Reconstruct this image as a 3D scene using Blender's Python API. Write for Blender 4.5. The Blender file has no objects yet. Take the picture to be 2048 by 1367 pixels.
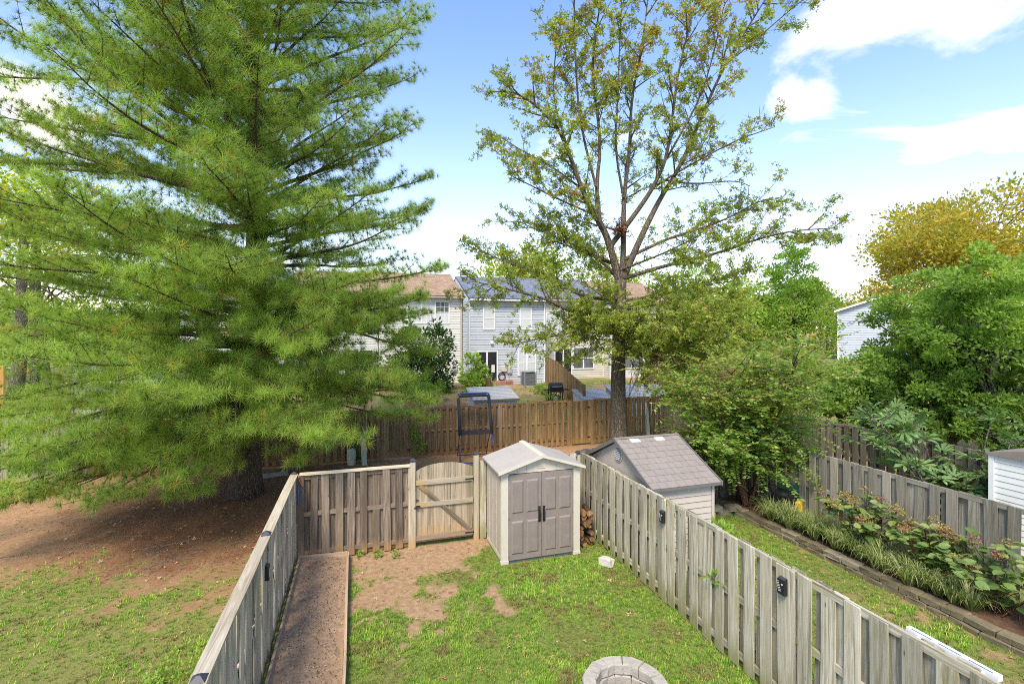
import bpy, math, random
import numpy as np
from mathutils import Vector, Matrix

random.seed(11)
rng = np.random.default_rng(11)
C = bpy.context.scene.collection
R = math.radians

# ------------------------------------------------------------------ camera
F_PX, CAM_H, HOR, CXP = 975.0, 4.8, 660.0, 1024.0
YAW = math.atan(302.0 / F_PX)
SN, CS = math.sin(YAW), math.cos(YAW)
cam_d = bpy.data.cameras.new('camera')
cam = bpy.data.objects.new('camera', cam_d)
C.objects.link(cam)
cam.location = (0, 0, CAM_H)
cam.rotation_euler = (R(90), 0, -YAW)
cam_d.sensor_width = 36.0
cam_d.lens = F_PX / 2048.0 * 36.0
cam_d.shift_y = (HOR - 683.5) / 2048.0
cam_d.clip_start = 0.05
cam_d.clip_end = 3000
sc = bpy.context.scene
sc.camera = cam

# ------------------------------------------------------------------ world, sun, exposure
SUN_EL, SUN_AZ = 52.0, -148.0          # azimuth from +Y towards +X
SUN_STRENGTH, SUN_ANGLE = 1.5, 18.0
SKY_STRENGTH = 0.085
EXPOSURE = 1.92
sc.view_settings.view_transform = 'Standard'
sc.view_settings.look = 'None'
sc.view_settings.gamma = 1.0
sc.view_settings.use_curve_mapping = False
sc.view_settings.exposure = EXPOSURE
sc.render.engine = 'CYCLES'
sc.cycles.use_denoising = False
sc.cycles.filter_width = 1.0
sc.cycles.max_bounces = 8
sc.cycles.diffuse_bounces = 4
sc.cycles.transparent_max_bounces = 8
sc.cycles.sample_clamp_indirect = 6

world = bpy.data.worlds.new('World')
sc.world = world
world.use_nodes = True
wt = world.node_tree
for n in list(wt.nodes):
    wt.nodes.remove(n)


def wn(t, **k):
    n = wt.nodes.new(t)
    for a, b in k.items():
        setattr(n, a, b)
    return n


def wmath(op, a, b=None, c=None, clamp=False):
    n = wt.nodes.new('ShaderNodeMath')
    n.operation = op
    n.use_clamp = clamp
    for i, v in enumerate((a, b, c)):
        if v is None:
            continue
        if isinstance(v, (int, float)):
            n.inputs[i].default_value = v
        else:
            wt.links.new(v, n.inputs[i])
    return n.outputs[0]


def pix_dir(px, py):
    u = (px - CXP) / F_PX
    v = (py - HOR) / F_PX
    d = Vector((SN + u * CS, CS - u * SN, -v))
    return d.normalized()


out = wn('ShaderNodeOutputWorld')
bg = wn('ShaderNodeBackground')
bg.inputs['Strength'].default_value = SKY_STRENGTH
sky = wn('ShaderNodeTexSky', sky_type='NISHITA')
sky.sun_disc = False
sky.sun_elevation = R(SUN_EL)
sky.sun_rotation = R(SUN_AZ)
sky.altitude = 100
sky.air_density = 1.0
sky.dust_density = 0.6
sky.ozone_density = 2.0
tc = wn('ShaderNodeTexCoord')
sep = wn('ShaderNodeSeparateXYZ')
wt.links.new(tc.outputs['Generated'], sep.inputs[0])
zz = wmath('MAXIMUM', sep.outputs[2], 0.0)
den = wmath('ADD', zz, 0.16)
px_ = wmath('DIVIDE', sep.outputs[0], den)
py_ = wmath('DIVIDE', sep.outputs[1], den)
comb = wn('ShaderNodeCombineXYZ')
wt.links.new(px_, comb.inputs[0])
wt.links.new(py_, comb.inputs[1])
nz = wn('ShaderNodeTexNoise')
nz.inputs['Scale'].default_value = 1.9
nz.inputs['Detail'].default_value = 9
nz.inputs['Roughness'].default_value = 0.6
nz.inputs['Distortion'].default_value = 0.6
wt.links.new(comb.outputs[0], nz.inputs['Vector'])
val = wmath('MULTIPLY_ADD', nz.outputs[0], 1.9, -0.47)
# the clouds that stand in this part of the sky: (pixel, size, aspect, gain)
CLOUDS = [((1575, 205), 0.115, 1.8, 0.34), ((1820, 60), 0.22, 1.6, 0.26), ((1680, 30), 0.14, 1.6, 0.2),
          ((2010, 290), 0.24, 2.2, 0.24), ((870, 312), 0.085, 2.2, 0.24), ((60, 240), 0.17, 1.4, 0.26),
          ((1090, 5), 0.06, 1.5, 0.26), ((2030, 85), 0.10, 1.6, 0.2), ((-500, 300), 0.4, 1.6, 0.2), ((2700, 200), 0.5, 1.8, 0.22),
          ((1000, -900), 0.4, 1.2, 0.2)]
BLUES = [((960, 90), 0.30, 1.0, -0.22), ((1700, 330), 0.12, 2.0, -0.1), ((1350, 60), 0.2, 1.2, -0.12)]
for (pp, size, asp, gain) in CLOUDS + BLUES:
    d = pix_dir(*pp)
    sb = wn('ShaderNodeVectorMath', operation='SUBTRACT')
    wt.links.new(tc.outputs['Generated'], sb.inputs[0])
    sb.inputs[1].default_value = d
    ml = wn('ShaderNodeVectorMath', operation='MULTIPLY')
    wt.links.new(sb.outputs[0], ml.inputs[0])
    ml.inputs[1].default_value = (1, 1, asp)
    ln = wn('ShaderNodeVectorMath', operation='LENGTH')
    wt.links.new(ml.outputs[0], ln.inputs[0])
    mr = wn('ShaderNodeMapRange', interpolation_type='SMOOTHSTEP')
    mr.inputs['From Min'].default_value = size
    mr.inputs['From Max'].default_value = 0.0
    mr.inputs['To Min'].default_value = 0.0
    mr.inputs['To Max'].default_value = gain
    wt.links.new(ln.outputs['Value'], mr.inputs['Value'])
    val = wmath('ADD', val, mr.outputs[0])
cm = wn('ShaderNodeMapRange', interpolation_type='SMOOTHSTEP')
cm.inputs['From Min'].default_value = 0.58
cm.inputs['From Max'].default_value = 1.02
wt.links.new(val, cm.inputs['Value'])
# the thin bright veil near the horizon
hz = wmath('POWER', wmath('SUBTRACT', 1.0, zz, clamp=True), 5.0)
hz = wmath('MULTIPLY', hz, 1.05, clamp=True)
veil = wmath('MAXIMUM', cm.outputs[0], hz)
mix = wn('ShaderNodeMix', data_type='RGBA')
wt.links.new(veil, mix.inputs['Factor'])
skm = wn('ShaderNodeMix', data_type='RGBA', blend_type='MULTIPLY')
skm.inputs['Factor'].default_value = 1.0
wt.links.new(sky.outputs[0], skm.inputs['A'])
skm.inputs['B'].default_value = (0.92, 1.02, 1.16, 1)
wt.links.new(skm.outputs['Result'], mix.inputs['A'])
mix.inputs['B'].default_value = (5.0, 4.72, 4.35, 1)
wt.links.new(mix.outputs['Result'], bg.inputs['Color'])
wt.links.new(bg.outputs[0], out.inputs[0])

sd = bpy.data.lights.new('sun', 'SUN')
sd.energy = SUN_STRENGTH
sd.angle = R(SUN_ANGLE)
sd.color = (1.0, 0.91, 0.77)
so = bpy.data.objects.new('sun', sd)
C.objects.link(so)
sv = Vector((math.sin(R(SUN_AZ)) * math.cos(R(SUN_EL)), math.cos(R(SUN_AZ)) * math.cos(R(SUN_EL)), math.sin(R(SUN_EL))))
so.rotation_euler = sv.to_track_quat('Z', 'Y').to_euler()
so.location = sv * 60


# ------------------------------------------------------------------ pixel helpers (a pixel is a direction; distance comes from the ground, a wall or a depth)
def gpt(px, py, z=0.0):
    v = (py - HOR) / F_PX
    D = (CAM_H - z) / v
    u = (px - CXP) / F_PX
    return Vector((D * (SN + u * CS), D * (CS - u * SN), z))


def dpt(px, py, D):
    u = (px - CXP) / F_PX
    return Vector((D * (SN + u * CS), D * (CS - u * SN), CAM_H - (py - HOR) / F_PX * D))


def ypt(px, py, Y):
    u = (px - CXP) / F_PX
    return dpt(px, py, Y / (CS - u * SN))


def sstep(a, b, x):
    t = np.clip((x - a) / (b - a), 0, 1)
    return t * t * (3 - 2 * t)


_lat = rng.random((64, 256, 256))


def vnoise(x, y, scale, seed=0):
    x = np.asarray(x) * scale + 1000.0
    y = np.asarray(y) * scale + 1000.0
    xi = np.floor(x).astype(int)
    yi = np.floor(y).astype(int)
    fx = x - xi
    fy = y - yi
    fx = fx * fx * (3 - 2 * fx)
    fy = fy * fy * (3 - 2 * fy)
    L = _lat[seed % 64]
    a = L[xi % 256, yi % 256]
    b = L[(xi + 1) % 256, yi % 256]
    c = L[xi % 256, (yi + 1) % 256]
    d = L[(xi + 1) % 256, (yi + 1) % 256]
    return (a * (1 - fx) + b * fx) * (1 - fy) + (c * (1 - fx) + d * fx) * fy


def fbm(x, y, scale, seed=0, oct=4):
    s = 0
    a = 0.5
    t = 0
    for i in range(oct):
        s = s + a * vnoise(x, y, scale * 2 ** i, seed + i)
        t += a
        a *= 0.55
    return s / t


# ------------------------------------------------------------------ materials
def nm(name):
    m = bpy.data.materials.new(name)
    m.use_nodes = True
    t = m.node_tree
    b = t.nodes['Principled BSDF']
    return m, t, b


class N:
    """small node helper"""
    def __init__(s, t):
        s.t = t

    def add(s, typ, ins=None, **k):
        n = s.t.nodes.new(typ)
        for a, b in k.items():
            setattr(n, a, b)
        for a, b in (ins or {}).items():
            if hasattr(b, 'is_linked') or hasattr(b, 'links'):
                s.t.links.new(b, n.inputs[a])
            else:
                n.inputs[a].default_value = b
        return n

    def math(s, op, a, b=None, clamp=False):
        n = s.t.nodes.new('ShaderNodeMath')
        n.operation = op
        n.use_clamp = clamp
        for i, v in enumerate((a, b)):
            if v is None:
                continue
            if isinstance(v, (int, float)):
                n.inputs[i].default_value = v
            else:
                s.t.links.new(v, n.inputs[i])
        return n.outputs[0]

    def mix(s, f, a, b, mode='MIX'):
        n = s.t.nodes.new('ShaderNodeMix')
        n.data_type = 'RGBA'
        n.blend_type = mode
        for k, v in (('Factor', f), ('A', a), ('B', b)):
            if isinstance(v, (int, float)):
                n.inputs[k].default_value = v
            elif isinstance(v, (tuple, list)):
                n.inputs[k].default_value = (*v[:3], 1)
            else:
                s.t.links.new(v, n.inputs[k])
        return n.outputs['Result']

    def ramp(s, f, stops):
        n = s.t.nodes.new('ShaderNodeValToRGB')
        e = n.color_ramp.elements
        while len(e) < len(stops):
            e.new(0.5)
        for i, (p, c) in enumerate(stops):
            e[i].position = p
            e[i].color = (*c, 1) if len(c) == 3 else c
        s.t.links.new(f, n.inputs[0])
        return n.outputs[0]

    def rng(s, v, a, b, c=0.0, d=1.0):
        n = s.t.nodes.new('ShaderNodeMapRange')
        n.interpolation_type = 'SMOOTHSTEP'
        s.t.links.new(v, n.inputs['Value'])
        for k, x in zip(('From Min', 'From Max', 'To Min', 'To Max'), (a, b, c, d)):
            n.inputs[k].default_value = x
        return n.outputs[0]

    def noise(s, vec, scale, detail=5, rough=0.55, dist=0.0):
        n = s.t.nodes.new('ShaderNodeTexNoise')
        n.inputs['Scale'].default_value = scale
        n.inputs['Detail'].default_value = detail
        n.inputs['Roughness'].default_value = rough
        n.inputs['Distortion'].default_value = dist
        if vec is not None:
            s.t.links.new(vec, n.inputs['Vector'])
        return n.outputs[0]

    def mapping(s, vec, scale=(1, 1, 1), loc=(0, 0, 0)):
        n = s.t.nodes.new('ShaderNodeMapping')
        s.t.links.new(vec, n.inputs[0])
        n.inputs['Scale'].default_value = scale
        n.inputs['Location'].default_value = loc
        return n.outputs[0]

    def bump(s, h, strength=0.4, dist=0.01):
        n = s.t.nodes.new('ShaderNodeBump')
        n.inputs['Strength'].default_value = strength
        n.inputs['Distance'].default_value = dist
        s.t.links.new(h, n.inputs['Height'])
        return n.outputs[0]


def mat_wood(name, dark, mid, light, stain, stain_amt=0.4, splash=None, splash_h=0.35, bleach=0.0):
    m, t, b = nm(name)
    n = N(t)
    tc = n.add('ShaderNodeTexCoord')
    oi = n.add('ShaderNodeObjectInfo')
    off = n.math('MULTIPLY', oi.outputs['Random'], 57.0)
    cb = n.add('ShaderNodeCombineXYZ', {0: off, 1: off, 2: off})
    va = n.add('ShaderNodeVectorMath', operation='ADD')
    t.links.new(tc.outputs['Object'], va.inputs[0])
    t.links.new(cb.outputs[0], va.inputs[1])
    P = va.outputs[0]
    g1 = n.noise(n.mapping(P, (19, 19, 0.8)), 1.0, 8, 0.66, 1.3)
    g2 = n.noise(n.mapping(P, (120, 120, 3.5)), 1.0, 4, 0.6, 0.2)
    big = n.noise(n.mapping(P, (5, 5, 1.7)), 1.0, 5, 0.6, 0.3)
    col = n.ramp(g1, [(0.33, dark), (0.49, mid), (0.66, light)])
    col = n.mix(n.rng(g2, 0.35, 0.75, 0.0, 0.38), col, dark)
    col = n.mix(n.rng(big, 0.52, 0.75, 0.0, stain_amt), col, stain)
    # each board has weathered a little differently
    rnd2 = n.math('FRACT', n.math('MULTIPLY', oi.outputs['Random'], 13.7))
    col = n.mix(n.rng(rnd2, 0.0, 1.0, 0.0, 0.45), col, mid)
    hs = n.add('ShaderNodeHueSaturation', {'Color': col})
    t.links.new(n.rng(oi.outputs['Random'], 0, 1, 0.72, 1.22), hs.inputs['Value'])
    hs.inputs['Saturation'].default_value = 1.0
    col = hs.outputs[0]
    if bleach:
        bl = n.noise(n.mapping(P, (9, 9, 0.9)), 1.0, 6, 0.65)
        col = n.mix(n.rng(bl, 0.5, 0.8, 0.0, bleach), col, (0.58, 0.55, 0.48))
    sp = n.add('ShaderNodeSeparateXYZ')
    t.links.new(tc.outputs['Object'], sp.inputs[0])
    if splash:
        e = n.math('ADD', sp.outputs[2], n.math('MULTIPLY', n.math('SUBTRACT', big, 0.5), splash_h * 1.8))
        col = n.mix(n.rng(e, splash_h, 0.02, 0.0, 0.75), col, splash)
    kn = n.add('ShaderNodeTexVoronoi', {'Vector': n.mapping(P, (8, 8, 2.1)), 'Scale': 1.0})
    k = n.rng(kn.outputs['Distance'], 0.10, 0.03, 0.0, 0.8)
    col = n.mix(k, col, (0.05, 0.032, 0.02))
    t.links.new(col, b.inputs['Base Color'])
    b.inputs['Roughness'].default_value = 0.88
    b.inputs['Specular IOR Level'].default_value = 0.2
    t.links.new(n.bump(n.math('ADD', g1, n.math('MULTIPLY', g2, 0.6)), 0.5, 0.006), b.inputs['Normal'])
    return m


def mat_plain(name, col, rough=0.5, var=0.12, scale=3.0, metal=0.0, bump=0.0, bscale=60, spec=0.4, dirt=None, dirt_amt=0.3):
    m, t, b = nm(name)
    n = N(t)
    tc = n.add('ShaderNodeTexCoord')
    a = n.noise(tc.outputs['Object'], scale, 6, 0.6)
    lo = tuple(c * (1 - var) for c in col)
    hi = tuple(min(1, c * (1 + var)) for c in col)
    cc = n.ramp(a, [(0.3, lo), (0.7, hi)])
    if dirt:
        d = n.noise(tc.outputs['Object'], scale * 2.7, 7, 0.68)
        cc = n.mix(n.rng(d, 0.48, 0.72, 0.0, dirt_amt), cc, dirt)
    t.links.new(cc, b.inputs['Base Color'])
    b.inputs['Roughness'].default_value = rough
    b.inputs['Metallic'].default_value = metal
    b.inputs['Specular IOR Level'].default_value = spec
    if bump:
        h = n.noise(tc.outputs['Object'], bscale, 4, 0.6)
        t.links.new(n.bump(h, bump, 0.01), b.inputs['Normal'])
    return m


def mat_leaf(name, trans=0.4, rough=0.55, sat=1.0, spec=0.25):
    m, t, b = nm(name)
    n = N(t)
    at = n.add('ShaderNodeAttribute', attribute_name='col')
    hs = n.add('ShaderNodeHueSaturation', {'Color': at.outputs['Color']})
    hs.inputs['Saturation'].default_value = sat
    t.links.new(hs.outputs[0], b.inputs['Base Color'])
    b.inputs['Roughness'].default_value = rough
    b.inputs['Specular IOR Level'].default_value = spec
    tr = n.add('ShaderNodeBsdfTranslucent')
    tcol = n.mix(1.0, hs.outputs[0], (1.5, 1.55, 0.75), 'MULTIPLY')
    t.links.new(tcol, tr.inputs['Color'])
    mx = n.add('ShaderNodeMixShader')
    mx.inputs[0].default_value = trans
    t.links.new(b.outputs[0], mx.inputs[1])
    t.links.new(tr.outputs[0], mx.inputs[2])
    t.links.new(mx.outputs[0], t.nodes['Material Output'].inputs['Surface'])
    return m


def mat_leafobj(name, c1, c2, c3, trans=0.35):
    """leaves that are objects of their own: colour by object"""
    m, t, b = nm(name)
    n = N(t)
    oi = n.add('ShaderNodeObjectInfo')
    tc = n.add('ShaderNodeTexCoord')
    col = n.ramp(oi.outputs['Random'], [(0.0, c1), (0.55, c2), (1.0, c3)])
    vv = n.noise(tc.outputs['Object'], 14, 4, 0.6)
    hs = n.add('ShaderNodeHueSaturation', {'Color': col})
    t.links.new(n.rng(vv, 0.3, 0.7, 0.75, 1.25), hs.inputs['Value'])
    t.links.new(hs.outputs[0], b.inputs['Base Color'])
    b.inputs['Roughness'].default_value = 0.5
    tr = n.add('ShaderNodeBsdfTranslucent')
    t.links.new(n.mix(1.0, hs.outputs[0], (1.4, 1.5, 0.7), 'MULTIPLY'), tr.inputs['Color'])
    mx = n.add('ShaderNodeMixShader')
    mx.inputs[0].default_value = trans
    t.links.new(b.outputs[0], mx.inputs[1])
    t.links.new(tr.outputs[0], mx.inputs[2])
    t.links.new(mx.outputs[0], t.nodes['Material Output'].inputs['Surface'])
    return m


def mat_bark(name, dark, light, sc_=1.0, lichen=None):
    m, t, b = nm(name)
    n = N(t)
    tc = n.add('ShaderNodeTexCoord')
    P = tc.outputs['Object']
    a = n.noise(n.mapping(P, (16 * sc_, 16 * sc_, 3.2 * sc_)), 1.0, 7, 0.65, 0.5)
    v = n.add('ShaderNodeTexVoronoi', {'Vector': n.mapping(P, (22 * sc_, 22 * sc_, 5 * sc_)), 'Scale': 1.0}, feature='DISTANCE_TO_EDGE')
    col = n.ramp(a, [(0.3, dark), (0.7, light)])
    col = n.mix(n.rng(v.outputs['Distance'], 0.12, 0.0, 0.0, 0.7), col, tuple(c * 0.5 for c in dark))
    if lichen:
        l = n.noise(P, 5, 6, 0.65)
        col = n.mix(n.rng(l, 0.55, 0.7, 0, 0.5), col, lichen)
    t.links.new(col, b.inputs['Base Color'])
    b.inputs['Roughness'].default_value = 0.92
    b.inputs['Specular IOR Level'].default_value = 0.15
    h = n.math('ADD', a, n.rng(v.outputs['Distance'], 0.0, 0.2, 0.0, 0.8))
    t.links.new(n.bump(h, 0.9, 0.03), b.inputs['Normal'])
    return m


def mat_ground():
    m, t, b = nm('ground')
    n = N(t)
    tc = n.add('ShaderNodeTexCoord')
    P = tc.outputs['Object']
    at = n.add('ShaderNodeAttribute', attribute_name='mask')
    sp = n.add('ShaderNodeSeparateColor')
    t.links.new(at.outputs['Color'], sp.inputs[0])
    f1 = n.noise(P, 9, 8, 0.68)
    f2 = n.noise(P, 42, 6, 0.7)
    f3 = n.noise(P, 1.1, 6, 0.6)
    dirt = n.ramp(f1, [(0.25, (0.22, 0.13, 0.07)), (0.5, (0.36, 0.235, 0.135)), (0.78, (0.50, 0.36, 0.23))])
    dirt = n.mix(n.rng(f2, 0.5, 0.75, 0.0, 0.55), dirt, (0.13, 0.08, 0.05))
    mulch = n.ramp(f2, [(0.28, (0.06, 0.03, 0.017)), (0.52, (0.19, 0.09, 0.042)), (0.76, (0.33, 0.175, 0.09))])
    mulch = n.mix(n.rng(f3, 0.45, 0.7, 0, 0.5), mulch, (0.21, 0.105, 0.052))
    clay = n.ramp(f1, [(0.25, (0.29, 0.15, 0.07)), (0.75, (0.47, 0.28, 0.15))])
    grass = n.ramp(f2, [(0.3, (0.07, 0.11, 0.02)), (0.55, (0.16, 0.22, 0.04)), (0.8, (0.29, 0.29, 0.10))])
    col = n.mix(sp.outputs[2], dirt, clay)
    col = n.mix(sp.outputs[1], col, mulch)
    col = n.mix(sp.outputs[0], col, grass)
    # pale bits: pebbles, dry leaves, chips
    vo = n.add('ShaderNodeTexVoronoi', {'Vector': P, 'Scale': 15.0})
    chips = n.math('MULTIPLY', n.rng(vo.outputs['Distance'], 0.16, 0.08), n.rng(f1, 0.5, 0.6))
    col = n.mix(n.math('MULTIPLY', chips, n.math('SUBTRACT', 1.0, sp.outputs[0])), col, (0.5, 0.36, 0.25))
    t.links.new(col, b.inputs['Base Color'])
    b.inputs['Roughness'].default_value = 0.95
    b.inputs['Specular IOR Level'].default_value = 0.1
    t.links.new(n.bump(n.math('ADD', f2, f1), 0.7, 0.03), b.inputs['Normal'])
    return m


def mat_shingle(name, dark, light, sx=6.0, sy=7.0):
    m, t, b = nm(name)
    n = N(t)
    tc = n.add('ShaderNodeTexCoord')
    br = n.add('ShaderNodeTexBrick', {'Vector': n.mapping(tc.outputs['Object'], (1, 1, 1)), 'Scale': 1.0,
                                      'Color1': (*dark, 1), 'Color2': (*light, 1), 'Mortar': tuple(c * 0.45 for c in dark) + (1,)})
    br.inputs['Brick Width'].default_value = 0.32
    br.inputs['Row Height'].default_value = 0.14
    br.inputs['Mortar Size'].default_value = 0.008
    ns = n.noise(tc.outputs['Object'], 2.0, 7, 0.7)
    hs = n.add('ShaderNodeHueSaturation', {'Color': br.outputs[0]})
    t.links.new(n.rng(ns, 0.3, 0.7, 0.75, 1.2), hs.inputs['Value'])
    t.links.new(hs.outputs[0], b.inputs['Base Color'])
    b.inputs['Roughness'].default_value = 0.9
    t.links.new(n.bump(br.outputs['Fac'], 0.3, 0.01), b.inputs['Normal'])
    return m


def mat_glass(name, tint, rough=0.04):
    m, t, b = nm(name)
    n = N(t)
    tc = n.add('ShaderNodeTexCoord')
    a = n.noise(n.mapping(tc.outputs['Object'], (1.2, 1.2, 0.7)), 1.0, 3, 0.5)
    t.links.new(n.ramp(a, [(0.35, tuple(c * 0.6 for c in tint)), (0.7, tint)]), b.inputs['Base Color'])
    b.inputs['Roughness'].default_value = rough
    b.inputs['Specular IOR Level'].default_value = 0.7
    return m


def mat_blind(name, col=(0.62, 0.63, 0.62)):
    """closed blinds seen through a pane"""
    m, t, b = nm(name)
    n = N(t)
    tc = n.add('ShaderNodeTexCoord')
    w = n.add('ShaderNodeTexWave', {'Vector': tc.outputs['Object'], 'Scale': 9.0}, bands_direction='X')
    t.links.new(n.ramp(w.outputs[0], [(0.0, tuple(c * 0.72 for c in col)), (0.6, col)]), b.inputs['Base Color'])
    b.inputs['Roughness'].default_value = 0.12
    return m


M = {}
M['ground'] = mat_ground()
M['w_right'] = mat_wood('wood_grey_green', (0.17, 0.14, 0.085), (0.40, 0.355, 0.255), (0.62, 0.575, 0.47), (0.25, 0.235, 0.06), 0.85, (0.21, 0.20, 0.055), 0.5, bleach=0.55)
M['w_back'] = mat_wood('wood_brown_grey', (0.075, 0.052, 0.034), (0.205, 0.155, 0.107), (0.36, 0.29, 0.215), (0.15, 0.115, 0.075), 0.5, (0.36, 0.205, 0.08), 0.32)
M['w_left'] = mat_wood('wood_left_side', (0.19, 0.155, 0.105), (0.41, 0.36, 0.27), (0.62, 0.565, 0.46), (0.26, 0.25, 0.10), 0.5, (0.24, 0.23, 0.09), 0.3, bleach=0.35)
M['w_cap'] = mat_wood('wood_cap', (0.28, 0.21, 0.13), (0.50, 0.42, 0.30), (0.66, 0.59, 0.46), (0.33, 0.29, 0.13), 0.6)
M['w_post'] = mat_wood('wood_post', (0.26, 0.20, 0.12), (0.46, 0.385, 0.27), (0.60, 0.53, 0.40), (0.32, 0.30, 0.12), 0.4, (0.44, 0.29, 0.13), 0.4)
M['w_gate'] = mat_wood('wood_gate', (0.16, 0.115, 0.07), (0.34, 0.27, 0.18), (0.50, 0.42, 0.30), (0.21, 0.19, 0.08), 0.5, (0.46, 0.29, 0.13), 0.55)
M['w_far'] = mat_wood('wood_far', (0.088, 0.054, 0.027), (0.205, 0.13, 0.066), (0.32, 0.213, 0.117), (0.12, 0.095, 0.042), 0.5, (0.30, 0.14, 0.05), 0.35)
M['w_far2'] = mat_wood('wood_far_light', (0.12, 0.073, 0.032), (0.30, 0.185, 0.082), (0.43, 0.29, 0.15), (0.17, 0.13, 0.05), 0.4, (0.35, 0.19, 0.07), 0.35)
M['w_pale'] = mat_wood('wood_far_pale', (0.24, 0.17, 0.09), (0.48, 0.35, 0.19), (0.62, 0.48, 0.30), (0.3, 0.24, 0.1), 0.4, (0.52, 0.30, 0.09), 0.5)
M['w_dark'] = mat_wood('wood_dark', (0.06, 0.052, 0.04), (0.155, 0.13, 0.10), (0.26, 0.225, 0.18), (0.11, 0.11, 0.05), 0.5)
M['w_grey'] = mat_wood('wood_grey', (0.14, 0.12, 0.09), (0.29, 0.255, 0.195), (0.43, 0.40, 0.33), (0.22, 0.215, 0.10), 0.6, bleach=0.2)
M['w_red'] = mat_wood('wood_red', (0.11, 0.05, 0.028), (0.22, 0.10, 0.055), (0.31, 0.16, 0.095), (0.17, 0.085, 0.05), 0.4)
M['w_orange'] = mat_wood('wood_orange', (0.38, 0.20, 0.05), (0.60, 0.33, 0.09), (0.72, 0.45, 0.16), (0.5, 0.3, 0.1), 0.3)
M['w_bed'] = mat_wood('wood_bed', (0.20, 0.13, 0.08), (0.38, 0.27, 0.18), (0.52, 0.40, 0.28), (0.28, 0.18, 0.10), 0.5)
M['black'] = mat_plain('black_plastic', (0.016, 0.017, 0.02), 0.4, 0.2, 8)
M['blackcap'] = mat_plain('black_cap', (0.04, 0.042, 0.05), 0.45, 0.2, 8)
M['lens'] = mat_plain('lamp_lens', (0.55, 0.52, 0.42), 0.2, 0.1, 20)
M['beige'] = mat_plain('beige_resin', (0.47, 0.415, 0.335), 0.6, 0.05, 3, bump=0.15, bscale=110, dirt=(0.33, 0.26, 0.17), dirt_amt=0.5)
M['beige_roof'] = mat_plain('beige_roof', (0.39, 0.35, 0.305), 0.7, 0.06, 2.5, bump=0.2, bscale=160, dirt=(0.31, 0.28, 0.24), dirt_amt=0.35)
M['cream'] = mat_plain('cream_resin', (0.56, 0.50, 0.395), 0.6, 0.05, 3, dirt=(0.43, 0.37, 0.26), dirt_amt=0.3)
M['taupe'] = mat_plain('taupe_resin', (0.23, 0.185, 0.155), 0.55, 0.06, 3, bump=0.15, bscale=110, dirt=(0.30, 0.255, 0.22), dirt_amt=0.45)
M['shingle_grey'] = mat_plain('shingle_grey', (0.245, 0.205, 0.17), 0.75, 0.10, 3, bump=0.35, bscale=140, dirt=(0.28, 0.25, 0.225), dirt_amt=0.35)
M['shingle_edge'] = mat_plain('roof_edge', (0.15, 0.135, 0.125), 0.7, 0.1, 3)
M['resin_wall'] = mat_plain('resin_wall', (0.50, 0.425, 0.35), 0.6, 0.05, 3, bump=0.15, bscale=90, dirt=(0.44, 0.40, 0.34), dirt_amt=0.25)
M['skylight'] = mat_plain('skylight', (0.50, 0.51, 0.51), 0.3, 0.05, 3)
M['ventgrey'] = mat_plain('vent_grey', (0.16, 0.17, 0.18), 0.5, 0.1, 4)
M['white'] = mat_plain('white_paint', (0.76, 0.76, 0.74), 0.5, 0.04, 2, dirt=(0.62, 0.60, 0.55), dirt_amt=0.25)
M['white_side'] = mat_plain('white_siding', (0.74, 0.73, 0.69), 0.55, 0.04, 1.5, dirt=(0.6, 0.57, 0.5), dirt_amt=0.2)
M['cream_side'] = mat_plain('cream_siding', (0.66, 0.64, 0.595), 0.6, 0.05, 0.8, dirt=(0.56, 0.54, 0.49), dirt_amt=0.3)
M['blue_side'] = mat_plain('blue_siding', (0.52, 0.535, 0.56), 0.6, 0.05, 0.8, dirt=(0.44, 0.45, 0.47), dirt_amt=0.3)
M['tan_side'] = mat_plain('tan_siding', (0.60, 0.55, 0.46), 0.6, 0.05, 0.8, dirt=(0.5, 0.45, 0.36), dirt_amt=0.3)
M['grey_side'] = mat_plain('grey_siding', (0.55, 0.58, 0.66), 0.6, 0.05, 0.8)
M['roof_brown'] = mat_shingle('roof_brown', (0.27, 0.165, 0.10), (0.37, 0.245, 0.155))
M['roof_blue'] = mat_shingle('roof_blue', (0.12, 0.14, 0.19), (0.19, 0.21, 0.27))
M['roof_dark'] = mat_shingle('roof_dark', (0.11, 0.12, 0.14), (0.20, 0.21, 0.24))
M['glass_dark'] = mat_glass('glass_dark', (0.035, 0.035, 0.04))
M['glass_mid'] = mat_glass('glass_mid', (0.16, 0.17, 0.18))
M['blind'] = mat_blind('blind')
M['gutter'] = mat_plain('gutter', (0.42, 0.36, 0.30), 0.5, 0.1, 3)
M['metal_roof'] = mat_plain('metal_roof', (0.40, 0.38, 0.345), 0.85, 0.08, 2, metal=0.0, dirt=(0.3, 0.3, 0.3), dirt_amt=0.4)
M['pale_wall'] = mat_plain('pale_wall', (0.55, 0.53, 0.53), 0.6, 0.06, 2)
M['ac'] = mat_plain('ac_metal', (0.22, 0.24, 0.25), 0.5, 0.08, 4)
M['meter'] = mat_plain('meter_box', (0.42, 0.42, 0.40), 0.5, 0.08, 4)
M['brick'] = mat_shingle('brick', (0.28, 0.12, 0.08), (0.40, 0.20, 0.13))
M['stone'] = mat_plain('stone', (0.29, 0.245, 0.175), 0.9, 0.18, 4, bump=0.7, bscale=28, spec=0.15, dirt=(0.30, 0.25, 0.17), dirt_amt=0.5)
M['pitstone'] = mat_plain('pit_stone', (0.40, 0.36, 0.295), 0.9, 0.15, 5, bump=0.8, bscale=34, spec=0.15, dirt=(0.27, 0.235, 0.18), dirt_amt=0.5)
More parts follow.
